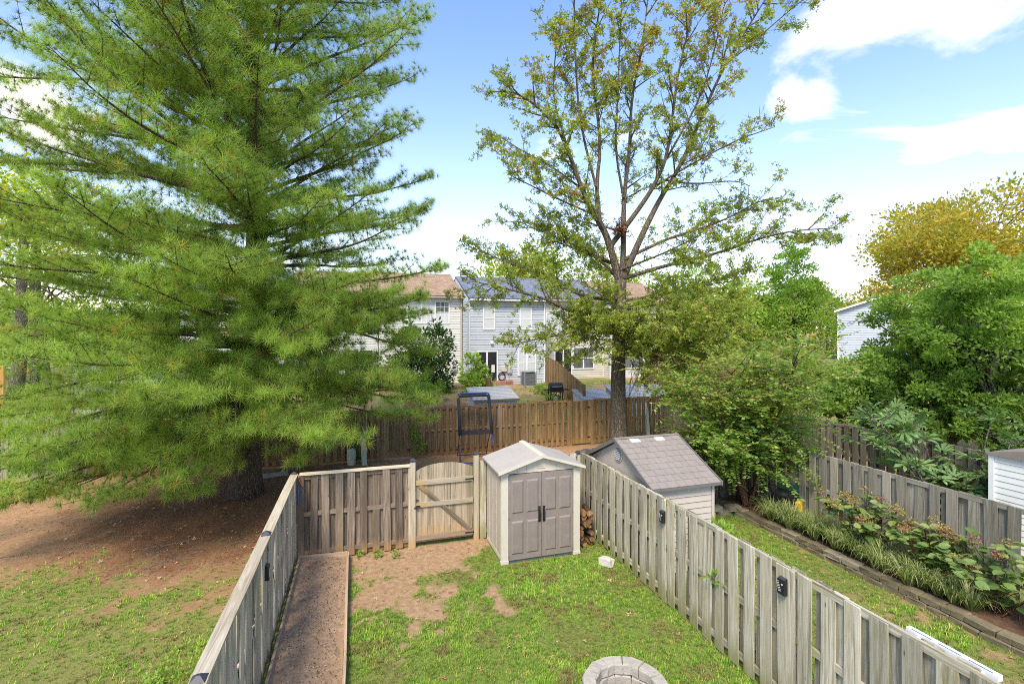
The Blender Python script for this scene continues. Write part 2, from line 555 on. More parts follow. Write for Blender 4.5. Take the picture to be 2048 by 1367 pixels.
M['mosstone'] = mat_plain('moss_stone', (0.19, 0.155, 0.10), 0.95, 0.3, 4, bump=0.8, bscale=25, spec=0.1, dirt=(0.14, 0.14, 0.03), dirt_amt=0.75)
M['whitestone'] = mat_plain('white_stone', (0.50, 0.455, 0.385), 0.85, 0.15, 6, bump=0.8, bscale=25, dirt=(0.36, 0.31, 0.24), dirt_amt=0.5)
M['ash'] = mat_plain('ash', (0.05, 0.045, 0.04), 0.95, 0.3, 12, bump=0.8, bscale=40)
M['soil'] = mat_plain('bed_soil', (0.38, 0.25, 0.155), 0.95, 0.22, 9, bump=1.0, bscale=70, spec=0.1, dirt=(0.25, 0.15, 0.088), dirt_amt=0.7)
M['mulch'] = mat_plain('mulch_soil', (0.15, 0.085, 0.05), 0.95, 0.3, 14, bump=1.0, bscale=60, spec=0.1, dirt=(0.07, 0.04, 0.025), dirt_amt=0.8)
M['ped'] = mat_plain('pedestal_green', (0.42, 0.44, 0.325), 0.55, 0.06, 4, dirt=(0.3, 0.33, 0.26), dirt_amt=0.3)
M['bluepipe'] = mat_plain('blue_pipe', (0.015, 0.045, 0.19), 0.35, 0.1, 6)
M['net'] = mat_plain('black_net', (0.02, 0.02, 0.022), 0.8, 0.1, 6)
M['green_lid'] = mat_plain('green_lid', (0.02, 0.10, 0.05), 0.4, 0.1, 6)
M['yellow'] = mat_plain('yellow_plastic', (0.70, 0.42, 0.02), 0.45, 0.1, 8)
M['redrope'] = mat_plain('red_rope', (0.50, 0.12, 0.09), 0.8, 0.1, 8)
M['bluerope'] = mat_plain('blue_rope', (0.04, 0.12, 0.42), 0.8, 0.1, 8)
M['bluebin'] = mat_plain('blue_bin', (0.03, 0.10, 0.27), 0.5, 0.1, 3)
M['greybin'] = mat_plain('grey_bin', (0.19, 0.20, 0.21), 0.5, 0.1, 3)
M['white_plastic'] = mat_plain('white_plastic', (0.80, 0.80, 0.78), 0.35, 0.03, 3)
M['bark_pine'] = mat_bark('bark_pine', (0.075, 0.054, 0.04), (0.21, 0.155, 0.12), 1.0)
M['bark_oak'] = mat_bark('bark_oak', (0.085, 0.066, 0.047), (0.235, 0.185, 0.135), 0.9, (0.18, 0.17, 0.12))
M['bark_crape'] = mat_bark('bark_crape', (0.13, 0.065, 0.038), (0.30, 0.17, 0.11), 1.3)
M['bark_grey'] = mat_bark('bark_grey', (0.10, 0.08, 0.065), (0.24, 0.20, 0.17), 0.9)
M['root'] = mat_bark('root_bark', (0.20, 0.14, 0.095), (0.36, 0.27, 0.20), 1.6)
M['twig_pale'] = mat_bark('twig_pale', (0.22, 0.20, 0.17), (0.40, 0.37, 0.33), 2.0)
M['log_bark'] = mat_bark('log_bark', (0.09, 0.055, 0.035), (0.24, 0.15, 0.09), 1.8)
M['log_wood'] = mat_wood('log_wood', (0.13, 0.065, 0.03), (0.29, 0.155, 0.07), (0.42, 0.25, 0.12), (0.3, 0.16, 0.07), 0.4)
M['needles'] = mat_leaf('needles', 0.42, 0.5, 1.0, 0.3)
M['leaf'] = mat_leaf('leaf', 0.48, 0.5, 1.0, 0.3)
M['leaf_glossy'] = mat_leaf('leaf_glossy', 0.25, 0.38, 1.0, 0.45)
M['grass'] = mat_leaf('grass', 0.3, 0.65, 1.0, 0.15)
M['dryleaf'] = mat_leaf('dryleaf', 0.15, 0.8, 1.0, 0.1)
M['figleaf'] = mat_leafobj('fig_leaf', (0.12, 0.205, 0.06), (0.17, 0.27, 0.09), (0.23, 0.33, 0.11), 0.3)
M['hydleaf'] = mat_leafobj('hydrangea_leaf', (0.10, 0.17, 0.035), (0.17, 0.25, 0.06), (0.28, 0.31, 0.09), 0.3)
M['hydflower'] = mat_leaf('hydrangea_flower', 0.2, 0.85)


# ------------------------------------------------------------------ object helpers
def tag(o, label=None, cat=None, group=None, kind=None):
    if label:
        o['label'] = label
    if cat:
        o['category'] = cat
    if group:
        o['group'] = group
    if kind:
        o['kind'] = kind
    return o


def thing(name, label, cat, loc=(0, 0, 0), rz=0.0, group=None):
    o = bpy.data.objects.new(name, None)
    o.empty_display_size = 0.2
    C.objects.link(o)
    o.location = loc
    o.rotation_euler = (0, 0, rz)
    return tag(o, label, cat, group)


def place(name, me, parent=None, loc=(0, 0, 0), rot=(0, 0, 0), scale=(1, 1, 1)):
    o = bpy.data.objects.new(name, me)
    C.objects.link(o)
    o.parent = parent
    o.location = loc
    o.rotation_euler = rot
    o.scale = scale
    return o


class MB:
    def __init__(s):
        s.v = []
        s.f = []

    def quadstrip(s, pts):
        b = len(s.v)
        s.v += [tuple(p) for p in pts]
        s.f.append(tuple(range(b, b + len(pts))))

    def box(s, x0, x1, y0, y1, z0, z1):
        b = len(s.v)
        s.v += [(x, y, z) for z in (z0, z1) for y in (y0, y1) for x in (x0, x1)]
        for q in ((0, 2, 3, 1), (4, 5, 7, 6), (0, 1, 5, 4), (2, 6, 7, 3), (0, 4, 6, 2), (1, 3, 7, 5)):
            s.f.append(tuple(b + i for i in q))
        return s

    def hexa(s, p):
        """8 points: bottom 4 ccw, top 4 ccw"""
        b = len(s.v)
        s.v += [tuple(q) for q in p]
        for q in ((3, 2, 1, 0), (4, 5, 6, 7), (0, 1, 5, 4), (1, 2, 6, 5), (2, 3, 7, 6), (3, 0, 4, 7)):
            s.f.append(tuple(b + i for i in q))
        return s

    def prism(s, poly, axis, a0, a1):
        """poly: 2D points; axis 'x': poly is (y,z); 'y': (x,z); 'z': (x,y)"""
        n = len(poly)
        b = len(s.v)
        for a in (a0, a1):
            for (p, q) in poly:
                s.v.append((a, p, q) if axis == 'x' else (p, a, q) if axis == 'y' else (p, q, a))
        s.f.append(tuple(b + i for i in range(n))[::-1])
        s.f.append(tuple(b + n + i for i in range(n)))
        for i in range(n):
            j = (i + 1) % n
            s.f.append((b + i, b + j, b + n + j, b + n + i))
        return s

    def tube(s, pts, rad, n=8, cap=True):
        pts = [Vector(p) for p in pts]
        if not hasattr(rad, '__len__'):
            rad = [rad] * len(pts)
        b = len(s.v)
        ref = Vector((0.31, 0.17, 0.93))
        for i, p in enumerate(pts):
            a = pts[max(i - 1, 0)]
            c = pts[min(i + 1, len(pts) - 1)]
            t = (c - a)
            t = t.normalized() if t.length > 1e-9 else Vector((0, 0, 1))
            if abs(t.dot(ref)) > 0.97:
                ref = Vector((0.93, 0.17, 0.31))
            x = t.cross(ref).normalized()
            y = t.cross(x).normalized()
            for k in range(n):
                an = 2 * math.pi * k / n
                s.v.append(tuple(p + (x * math.cos(an) + y * math.sin(an)) * rad[i]))
        for i in range(len(pts) - 1):
            for k in range(n):
                k2 = (k + 1) % n
                s.f.append((b + i * n + k, b + i * n + k2, b + (i + 1) * n + k2, b + (i + 1) * n + k))
        if cap:
            s.f.append(tuple(b + k for k in range(n))[::-1])
            e = b + (len(pts) - 1) * n
            s.f.append(tuple(e + k for k in range(n)))
        return s

    def lathe(s, prof, n=16, cx=0, cy=0):
        b = len(s.v)
        for (r, z) in prof:
            for k in range(n):
                a = 2 * math.pi * k / n
                s.v.append((cx + r * math.cos(a), cy + r * math.sin(a), z))
        for i in range(len(prof) - 1):
            for k in range(n):
                k2 = (k + 1) % n
                s.f.append((b + i * n + k, b + i * n + k2, b + (i + 1) * n + k2, b + (i + 1) * n + k))
        s.f.append(tuple(b + k for k in range(n))[::-1])
        e = b + (len(prof) - 1) * n
        s.f.append(tuple(e + k for k in range(n)))
        return s

    def mesh(s, name, mat, smooth=False):
        me = bpy.data.meshes.new(name)
        me.from_pydata(s.v, [], s.f)
        me.materials.append(M[mat] if isinstance(mat, str) else mat)
        if smooth:
            me.polygons.foreach_set('use_smooth', [True] * len(me.polygons))
        me.update()
        return me

    def build(s, name, mat, parent=None, loc=(0, 0, 0), rot=(0, 0, 0), smooth=False):
        return place(name, s.mesh(name, mat, smooth), parent, loc, rot)


def np_mesh(name, V, Fc, mat, col=None, colname='col', smooth=False):
    V = np.ascontiguousarray(V, dtype=np.float32)
    Fc = np.ascontiguousarray(Fc, dtype=np.int32)
    me = bpy.data.meshes.new(name)
    k = Fc.shape[1]
    me.vertices.add(len(V))
    me.vertices.foreach_set('co', V.ravel())
    me.loops.add(Fc.size)
    me.loops.foreach_set('vertex_index', Fc.ravel())
    me.polygons.add(len(Fc))
    me.polygons.foreach_set('loop_start', np.arange(0, Fc.size, k, dtype=np.int32))
    if smooth:
        me.polygons.foreach_set('use_smooth', np.ones(len(Fc), dtype=bool))
    if col is not None:
        a = me.attributes.new(colname, 'FLOAT_COLOR', 'POINT')
        c4 = np.ones((len(V), 4), dtype=np.float32)
        c4[:, :3] = col
        a.data.foreach_set('color', c4.ravel())
    me.materials.append(M[mat])
    me.update(calc_edges=True)
    return me


def unit(a):
    return a / (np.linalg.norm(a, axis=-1, keepdims=True) + 1e-9)


def frames(d, roll=None, upref=None):
    """(k,3) directions -> (k,3,3); rows of result are local x,y,z axes in world"""
    d = unit(d)
    k = len(d)
    if upref is None:
        r = unit(rng.normal(size=(k, 3)))
    else:
        r = np.broadcast_to(np.asarray(upref, float), (k, 3)) + rng.normal(size=(k, 3)) * (0.35 if roll is None else roll)
    x = unit(np.cross(r, d))
    z = np.cross(x, d)
    z = unit(z)
    return np.stack([x, d, z], axis=1)      # local x = side, local y = along, local z = normal


def stamp(bv, bf, pos, fr, scl, cols, basecol=None):
    k = len(pos)
    n = len(bv)
    if np.ndim(scl) == 1:
        scl = scl[:, None]
    L = bv[None, :, :] * (scl[:, :, None] if scl.shape[1] == 1 else scl[:, None, :])
    V = np.einsum('kni,kij->knj', L, fr) + pos[:, None, :]
    Fc = bf[None, :, :] + (np.arange(k) * n)[:, None, None]
    cc = np.repeat(cols[:, None, :], n, axis=1)
    if basecol is not None:
        cc = cc * basecol[None, :, None]
    return V.reshape(-1, 3), Fc.reshape(-1, bf.shape[1]), cc.reshape(-1, 3)


LEAF_V = np.array([(0, 0, 0), (-.28, .45, .07), (0, 1, -.05), (.28, .45, .07)], float)
LEAF_F = np.array([(0, 3, 2), (0, 2, 1)])
# a lobed leaf: three narrow blades from one stalk
_a = []
_f = []
for i, (an, ln, w) in enumerate(((0, 1.0, .19), (0.9, .7, .17), (-0.9, .7, .17))):
    b = len(_a)
    c, s_ = math.cos(an), math.sin(an)
    for (x, y, z) in ((0, 0.12, 0), (-w, .55 * ln, .05), (0, ln, -.08), (w, .55 * ln, .05)):
        _a.append((x * c + y * s_, -x * s_ + y * c, z))
    _f += [(b, b + 3, b + 2), (b, b + 2, b + 1)]
LOBE_V = np.array(_a, float)
LOBE_F = np.array(_f)


def pick(pal, k, jit=0.18):
    """pal: list of (weight, (r,g,b))"""
    w = np.array([p[0] for p in pal], float)
    c = np.array([p[1] for p in pal], float)
    i = rng.choice(len(pal), size=k, p=w / w.sum())
    return c[i] * np.clip(1 + rng.normal(size=(k, 1)) * jit, 0.4, 1.8)


def leaf_mesh(name, pos, dirs, size, cols, mat='leaf', lobed=False, upref=(0, 0, 1), roll=0.5):
    fr = frames(dirs, roll, upref)
    bv, bf = (LOBE_V, LOBE_F) if lobed else (LEAF_V, LEAF_F)
    V, Fc, cc = stamp(bv, bf, pos, fr, size, cols)
    return np_mesh(name, V, Fc, mat, cc)


# ------------------------------------------------------------------ terrain
PINE = (-3.13, 15.38)


def gz(x, y):
    x = np.asarray(x, float)
    y = np.asarray(y, float)
    z = 1.27 * sstep(19.4, 29.0, y)
    z = z + 0.25 * sstep(-5, -10, x) * sstep(14, 19, y) * (1 - sstep(19.4, 29, y) * 0.5)
    d = np.hypot(x - PINE[0], y - PINE[1])
    z = z + 0.16 * sstep(2.6, 0.2, d)
    near = sstep(40, 24, y)
    return z + near * (fbm(x, y, 0.7, 3) - 0.5) * 0.05 + near * (fbm(x, y, 4.0, 9, 3) - 0.5) * 0.022


def masks(x, y):
    """grass, mulch, clay in 0..1"""
    n1 = fbm(x, y, 0.55, 20)
    n2 = fbm(x, y, 1.9, 25)
    n3 = fbm(x, y, 5.0, 30, 3)
    d = np.hypot(x - PINE[0], y - PINE[1])
    # left common ground
    gl = sstep(-1.1, 0.9, (d - 4.7) + (n1 - .5) * 4.0 + (n2 - .5) * 5.0 + (n3 - .5) * 3.2 + 0.3 * (10.5 - y)) * 0.85
    # own yard
    bare = np.exp(-((x - 0.65) / 1.25) ** 2) * sstep(6.0, 9.4, y) * 1.0 + 0.95 * np.exp(-((x - 1.7) / .75) ** 2) * sstep(9.4, 10.4, y)
    bare = bare + 0.9 * np.exp(-((x - 2.35) / .16) ** 2) * np.exp(-((y - 8.3) / .55) ** 2)
    bare = bare + 0.55 * np.exp(-((x - 4.7) / .35) ** 2) * sstep(8.2, 9.4, y) + 0.8 * sstep(10.45, 10.8, y)
    go = sstep(-0.16, 0.16, 0.60 - bare + (n2 - .5) * 1.15 + (n3 - .5) * 0.85)
    # neighbour's lawn
    gn = sstep(-0.2, 0.2, 0.28 + (n2 - .5) * 1.0 + (n3 - .5) * 0.8)
    # behind the back fence
    gb = sstep(-0.3, 0.3, 0.15 + (n2 - .5) * 1.5 + (n3 - .5)) * sstep(17.8, 16.6, y + (n2 - .5) * 1.5) * sstep(.2, 1.6, x + (n1 - .5))
    gh = sstep(-0.3, 0.3, 0.1 + (n1 - .5) * 1.8 + (n2 - .5))
    left = x < -1.3
    g = np.where(y > 18.7, gh, np.where(left, gl, np.where(y > 10.95, gb, np.where(x < 5.15, go, gn))))
    g = np.where(left & (y > 13) & (y < 18.7), gl * sstep(6.5, 9, d), g)
    mul = sstep(6.2, 2.4, d + (n2 - .5) * 2.6 + (n3 - .5) * 1.6 + 0.14 * np.maximum(0, PINE[0] - x))
    mul = np.where((y > 10.95) | left, mul, 0.0) * (y < 18.8)
    clay = np.where(left, sstep(3.0, 4.6, d) * 0.8, 0.15 + 0.5 * (n1 - .3))
    clay = np.where((y > 10.95) & (y < 19), np.maximum(clay, 0.75), clay)
    clay = np.where((~left) & (y < 10.95) & (x > 5.15), 0.7, clay)
    return g, mul, clay


def axis(lo, hi, step, outer):
    a = np.arange(lo, hi + 1e-6, step)
    return np.concatenate([-np.array(outer[0][::-1]), a, np.array(outer[1])])


gx = np.concatenate([[-900, -400, -180, -90, -50, -32], np.arange(-22, -12, 0.5), np.arange(-12, 11.001, 0.115), np.arange(11.5, 30, 0.5), [34, 40, 50, 80, 140, 300, 900]])
gy = np.concatenate([[-60, -25, -10, -4, -1], np.arange(0, 4, 0.5), np.arange(4, 19.001, 0.115), np.arange(19.4, 36, 0.4), [38, 42, 50, 70, 110, 200, 400, 900, 1800]])
GX, GY = np.meshgrid(gx, gy, indexing='ij')
GZ = gz(GX, GY)
g_, m_, c_ = masks(GX, GY)
V = np.stack([GX, GY, GZ], -1).reshape(-1, 3)
ny = len(gy)
ii, jj = np.meshgrid(np.arange(len(gx) - 1), np.arange(ny - 1), indexing='ij')
a = (ii * ny + jj).ravel()
Fg = np.stack([a, a + ny, a + ny + 1, a + 1], -1)
ground = place('ground', np_mesh('ground', V, Fg, 'ground', np.stack([g_ * 0.85, m_, np.clip(c_, 0, 1)], -1).reshape(-1, 3), 'mask', True))
ground['kind'] = 'structure'

# ------------------------------------------------------------------ timber and fences
def board_mesh(w, t, h, var=0, top='flat'):
    """a board standing on its base, length along local z; slightly bowed"""
    r = random.Random(1000 + var)
    m = MB()
    lev = [0, .33, .68, 1.0]
    for k, l in enumerate(lev):
        dx = r.uniform(-.004, .004)
        dy = r.uniform(-.006, .006)
        tw = r.uniform(-.02, .02)
        for (sx, sy) in ((-1, -1), (1, -1), (1, 1), (-1, 1)):
            zz_ = l * h + (r.uniform(-.007, .007) if k == 3 else 0)
            m.v.append((sx * w / 2 + dx, sy * t / 2 + dy + sx * tw * w / 2, zz_))
    for k in range(3):
        for i in range(4):
            j = (i + 1) % 4
            m.f.append((k * 4 + i, k * 4 + j, k * 4 + 4 + j, k * 4 + 4 + i))
    m.f.append((3, 2, 1, 0))
    if top == 'ear':
        b = len(m.v)
        c = w * .28
        for sy in (-1, 1):
            m.v += [(-w / 2 + c, sy * t / 2, h + c), (w / 2 - c, sy * t / 2, h + c)]
        m.f += [(12, 13, b + 1, b), (14, 15, b + 2, b + 3), (13, 14, b + 3, b + 1), (15, 12, b, b + 2), (b, b + 1, b + 3, b + 2)]
    else:
        m.f.append((12, 13, 14, 15))
    return m


_cache = {}


def get_board(w, t, h, mat, var, top='flat'):
    k = (round(w, 3), round(t, 3), round(h, 3), mat, var, top)
    if k not in _cache:
        _cache[k] = board_mesh(w, t, h, var, top).mesh('board', mat)
    return _cache[k]


def timber(name, parent, p, q, w, t, mat, var=0, roll=0.0):
    """a straight timber from p to q (parent space), local z along it; w across, t thick"""
    p = Vector(p)
    q = Vector(q)
    d = q - p
    o = place(name, get_board(w, t, d.length, mat, 50 + var), parent, p)
    o.rotation_mode = 'QUATERNION'
    zq = d.to_track_quat('Z', 'Y')
    from mathutils import Quaternion
    o.rotation_quaternion = zq @ Quaternion((0, 0, 1), roll)
    return o


CAPM = None


def post_cap(parent, x, y, z, s=.062):
    global CAPM
    if CAPM is None:
        m = MB()
        m.box(-s, s, -s, s, 0, .035)
        m.hexa([(-s, -s, .036), (s, -s, .036), (s, s, .036), (-s, s, .036), (-.015, -.015, .075), (.015, -.015, .075), (.015, .015, .075), (-.015, .015, .075)])
        CAPM = m.mesh('post_cap', 'blackcap')
    return place('post_cap', CAPM, parent, (x, y, z))


def fence(name, label, p0, p1, z0, h, mat, side=1, spacing=.25, bw=.145, cap=None, posts=None, postmat=None, postcap=(), lean=0.008, rails=(.18, .98, None), top='flat', scallop=0.0, seed=0, double=True, skip=None, group=None):
    """shadowbox fence; local x runs p0->p1, local y*side is the camera-facing side"""
    r = random.Random(seed + 77)
    p0 = Vector((*p0, z0))
    p1 = Vector((*p1, z0))
    L = (p1 - p0).length
    rz = math.atan2(p1.y - p0.y, p1.x - p0.x)
    t = thing(name, label, 'fence', p0, rz, group)
    postmat = postmat or mat
    if posts is None:
        k = max(1, round(L / 2.4))
        posts = [L * i / k for i in range(k + 1)]
    ph = h + (0.0 if cap else -0.02)
    for x in posts:
        place('post', get_board(.092, .092, ph, postmat, 7), t, (x, 0, 0))
    for x in postcap:
        post_cap(t, x, 0, ph)
    for a_, b_ in zip(posts[:-1], posts[1:]):
        for rzv in rails:
            z = (h - .052) if rzv is None else rzv
            timber('rail', t, (a_ + .046, 0, z), (b_ - .046, 0, z), .088, .038, mat, r.randrange(3), math.pi / 2)
        if cap:
            timber('cap_rail', t, (a_ + .003, 0, h + .016), (b_ - .003, 0, h + .016), .145, .03, cap, r.randrange(3))
    n = int(L / spacing)
    for s in ((1, 0), (-1, 1)):
        if s[0] == -1 and not double:
            continue
        for i in range(n + 1):
            x = (i + (.5 if s[1] else 0.0)) * spacing + spacing * .28 + r.uniform(-.012, .012)
            if x > L - bw * .5 + .02 or x < bw * .5 - .02:
                continue
            if skip and skip[0] < x < skip[1]:
                continue
            hh = h - .004 + r.uniform(-.014, .006)
            if scallop:
                seg = [q for q in posts if q <= x][-1]
                nxt = [q for q in posts if q > x] or [L]
                ph_ = (x - seg) / max(.1, nxt[0] - seg)
                hh -= scallop * (1 - math.sin(math.pi * ph_))
            bwv = bw * r.uniform(.92, 1.07)
            me = get_board(bw, .018, 1.8, mat, r.randrange(5), top)
            o = place('board', me, t, (x, s[0] * side * (.031 if s[0] > 0 else .036), 0.02 + r.uniform(0, .02)), (r.gauss(0, lean), r.gauss(0, lean), 0), (bwv / bw, 1, (hh - .03) / 1.8))
    return t


LX, RX, BY = -1.32, 5.15, 10.95
f_left = fence('side_fence', 'weathered side fence with flat cap rail beside the long dirt garden bed', (LX, BY), (LX, -.3), 0, 1.80, 'w_left', side=1, cap='w_cap', postmat='w_post', posts=[0, 3.1, 6.2, 9.0, 11.25], postcap=[0, 3.1, 6.2, 9.0], seed=1)
f_back = fence('back_fence', 'brown grey shadowbox fence section with cap rail left of the arched gate', (LX + .05, BY), (1.04, BY), 0, 1.80, 'w_back', side=-1, cap='w_cap', postmat='w_post', posts=[.05, 2.31], seed=2)
f_back2 = fence('back_fence', 'short grey fence section standing behind the beige resin shed', (2.60, BY), (RX, BY), 0, 1.80, 'w_right', side=-1, posts=[.05, 2.5], postcap=[2.5], seed=3)
f_right = fence('side_fence', 'grey green shadowbox side fence without cap running from the beige shed past the fire pit', (RX, BY - .1), (RX, -.3), 0, 1.83, 'w_right', side=-1, posts=[.05, 3.4, 6.08, 8.6, 11.1], seed=4, spacing=.295, bw=.187)
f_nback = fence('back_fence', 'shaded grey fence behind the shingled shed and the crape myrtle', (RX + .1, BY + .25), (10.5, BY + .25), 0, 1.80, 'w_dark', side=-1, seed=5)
f_nside = fence('side_fence', 'pale grey fence behind the hydrangeas and the stone edged bed', (10.55, BY + .1), (10.55, 5.15), 0, 1.83, 'w_grey', side=-1, seed=6, bw=.178, spacing=.295)
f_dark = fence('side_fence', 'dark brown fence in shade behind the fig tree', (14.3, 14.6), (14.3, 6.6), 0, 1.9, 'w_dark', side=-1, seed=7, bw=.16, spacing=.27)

FY = 18.7
f_farA = fence('far_fence', 'brown wavy topped fence behind the pine and the green utility pedestal', (-8.2, FY), (.72, FY), 0, 1.86, 'w_far', side=-1, top='ear', scallop=.06, seed=8, rails=(.25, .98, None), bw=.125)
f_farB = fence('far_fence', 'brown wavy topped fence behind the blue framed rebounder net', (1.95, FY), (6.4, FY), 0, 1.86, 'w_far', side=-1, top='ear', scallop=.10, seed=9, rails=(.25, .98, None), spacing=.235, bw=.13)
f_farC = fence('far_fence', 'orange brown fence section between the rebounder and the closed plank gate', (6.5, FY), (8.3, FY), 0, 1.9, 'w_far2', side=-1, posts=[.05, 1.75], seed=10, rails=(.3, 1.0, None), spacing=.235, bw=.12)
f_farD = fence('far_fence', 'orange brown fence section behind the trunk of the oak', (9.36, FY), (13.0, FY), 0, 1.9, 'w_far2', side=-1, seed=11, rails=(.3, 1.0, None), spacing=.235, bw=.12)
f_farE = fence('far_fence', 'pale tan fence seen through the crape myrtle', (13.1, FY + .05), (20.4, FY + .05), 0, 1.95, 'w_pale', side=-1, seed=12, rails=(.3, 1.0, None), spacing=.235, bw=.12)
f_farL = fence('far_fence', 'short grey fence at the edge of the ivy covered trunks', (-15.5, FY + .2), (-8.4, FY + .2), .22, 1.83, 'w_grey', side=-1, seed=13, bw=.16)


# plank gates in the far fence
def plank_gate(label, x0, x1, mat, h):
    t = thing('plank_gate', label, 'gate', (x0, FY, 0))
    w = x1 - x0
    n = 7
    bw_ = w / n
    for i in range(n):
        place('board', get_board(bw_ - .006, .02, h, mat, i % 5), t, ((i + .5) * bw_, -.03, .06), (0, 0, 0))
    for z in (.3, h - .2):
        timber('rail', t, (.01, 0, z), (w - .01, 0, z), .088, .036, mat, 1, math.pi / 2)
    for x in (-.06, w + .06):
        place('post', get_board(.1, .1, h + .1, mat, 7), t, (x, 0, 0))
    mb = MB().box(w - .16, w - .04, -.062, -.041, h - .24, h - .2)
    mb.build('hinge', 'black', t)
    MB().box(w - .16, w - .04, -.062, -.041, .3, .34).build('hinge', 'black', t)
    return t


plank_gate('closed brown plank gate in the far fence beside the vine and pedestal', .84, 1.82, 'w_far', 1.62)
plank_gate('closed orange brown plank gate in the far fence left of the oak trunk', 8.42, 9.26, 'w_far2', 1.78)

# the arched garden gate
GX0, GX1 = 1.09, 2.52
gt = thing('garden_gate', 'weathered wooden gate with arched top and diagonal brace', 'gate', (GX0, BY, 0))
gw = GX1 - GX0
post_a = place('post', get_board(.11, .11, 1.90, 'w_post', 7), gt, (0, -.01, 0))
post_cap(gt, 0, -.01, 1.90, .068)
post_b = place('post', get_board(.11, .11, 1.95, 'w_post', 8), gt, (gw, -.01, 0))
post_cap(gt, gw, -.01, 1.95, .068)
nb = 10
i0, i1 = .075, gw - .075
bw_ = (i1 - i0) / nb
for i in range(nb):
    x = i0 + (i + .5) * bw_
    xl, xr = (x - bw_ / 2 + .003), (x + bw_ / 2 - .003)
    arch = lambda q: 1.42 + .30 * math.sqrt(max(0.0, 1 - ((q - gw / 2) / (gw / 2 + .03)) ** 2))
    m = MB()
    m.hexa([(xl - x, -.01, 0), (xr - x, -.01, 0), (xr - x, .01, 0), (xl - x, .01, 0), (xl - x, -.01, arch(xl)), (xr - x, -.01, arch(xr)), (xr - x, .01, arch(xr)), (xl - x, .01, arch(xl))])
    m.build('board', 'w_gate', gt, (x, .012, .1))
for z in (.20, .93, 1.42):
    timber('rail', gt, (i0, -.019, z), (i1, -.019, z), .10, .038, 'w_post' if z > .5 else 'w_bed', int(z * 2), math.pi / 2)
timber('brace', gt, (i0 + .08, -.018, 1.36), (i1 - .06, -.018, .26), .085, .034, 'w_back', 1, math.pi / 2)
m = MB()
m.box(.055, .16, -.058, -.04, .90, .925).box(.03, .10, -.062, -.045, .86, .905).tube([(.03, -.068, .885), (.2, -.068, .885)], .008, 6)
m.build('latch', 'black', gt)
MB().box(.04, .13, -.058, -.045, 1.03, 1.055).build('latch', 'black', gt)
for z in (.20, 1.42):
    MB().box(i1 - .18, i1 + .03, -.052, -.040, z - .012, z + .012).build('hinge', 'black', gt)

# ropes tied at the corner of the yard
def rope(name, label, mat, pts, r=.008):
    o = MB().tube(pts, r, 6).build(name, mat, None, smooth=True)
    return tag(o, label, 'rope')


rope('rope', 'short red rope tied round the corner post of the cap rails', 'redrope', [(LX + .08, BY - .07, 1.84), (LX + .10, BY - .09, 1.75), (LX + .13, BY - .085, 1.66), (LX + .17, BY - .082, 1.60), (LX + .19, BY - .08, 1.58)])
rope('rope', 'blue rope hanging straight down the corner post', 'bluerope', [(LX + .085, BY - .08, 1.62), (LX + .09, BY - .085, 1.4), (LX + .085, BY - .085, 1.2)])


# solar lights on the fences
def solar_light(label, x, y, z, facing):
    t = thing('solar_light', label, 'light', (x, y, z), 0 if facing > 0 else math.pi)
    # local +x faces the yard
    m = MB()
    m.hexa([(0, -.055, -.1), (.055, -.055, -.1), (.055, .055, -.1), (0, .055, -.1), (0, -.055, .105), (.05, -.055, .085), (.05, .055, .085), (0, .055, .105)])
    m.build('case', 'black', t)
    for i in range(7):
        zz_ = -.055 + i * .019
        MB().box(.0555, .058, -.05, -.012, zz_, zz_ + .008).build('louvre', 'lens', t, rot=(R(18), 0, 0))
    MB().lathe([(.012, 0), (.012, .004), (.008, .006)], 10).build('sensor', 'lens', t, (.0545, .02, .03), (0, R(90), 0))
    m = MB()
    m.hexa([(.003, -.05, .1065), (.048, -.05, .0885), (.048, .05, .0885), (.003, .05, .1065), (.003, -.05, .109), (.048, -.05, .091), (.048, .05, .091), (.003, .05, .109)])
    m.build('solar_panel', 'blackcap', t)
    return t


solar_light('black solar light on the capped side fence above the dirt bed', LX + .052, 7.47, 1.45, 1)
solar_light('black solar light high on the green stained fence near the shingled shed', RX - .052, 7.42, 1.52, -1)
solar_light('black solar light with blue panel on the grey fence across from the stone fire pit', RX - .052, 4.86, 1.58, -1)

# white slotted plastic strip behind the side fence
t = thing('plastic_trough', 'white slotted plastic trough hung behind the grey green side fence', 'trough', (RX + .10, 2.76, 1.832), 0)
m = MB()
m.box(-.03, .03, 0, .74, -.05, 0)
m.build('body', 'white_plastic', t)
for y_ in (.1, .6):
    MB().box(-.10, -.0305, y_, y_ + .03, -.05, -.03).build('hook', 'white_plastic', t)
for i in range(3):
    MB().box(-.026, -.014, .04 + i * .24, .22 + i * .24, .001, .004).build('slot', 'ventgrey', t)

# ------------------------------------------------------------------ garden bed, stones, fire pit
t = thing('garden_bed', 'long narrow dirt bed edged with boards along the capped fence', 'garden bed', (-1.2, 10.85, 0))
timber('edge_board', t, (0.0, 0, .085), (.93, -.06, .085), .17, .04, 'w_bed', 0, math.pi / 2)
timber('edge_board', t, (.93, -.08, .085), (.985, -3.4, .085), .17, .04, 'w_bed', 1, math.pi / 2)
timber('edge_board', t, (.985, -3.42, .085), (.955, -9.5, .085), .17, .04, 'w_bed', 2, math.pi / 2)
timber('edge_board', t, (.0, -.04, .085), (.02, -9.5, .085), .17, .035, 'w_bed', 2, math.pi / 2)
ax = np.linspace(.01, .955, 24)
ay = np.linspace(-9.4, -.06, 190)
X, Y = np.meshgrid(ax, ay, indexing='ij')
Z = .085 + (fbm(X, Y, 2.5, 40) - .5) * .06 + (fbm(X, Y, 14, 44, 3) - .5) * .035
na = len(ay)
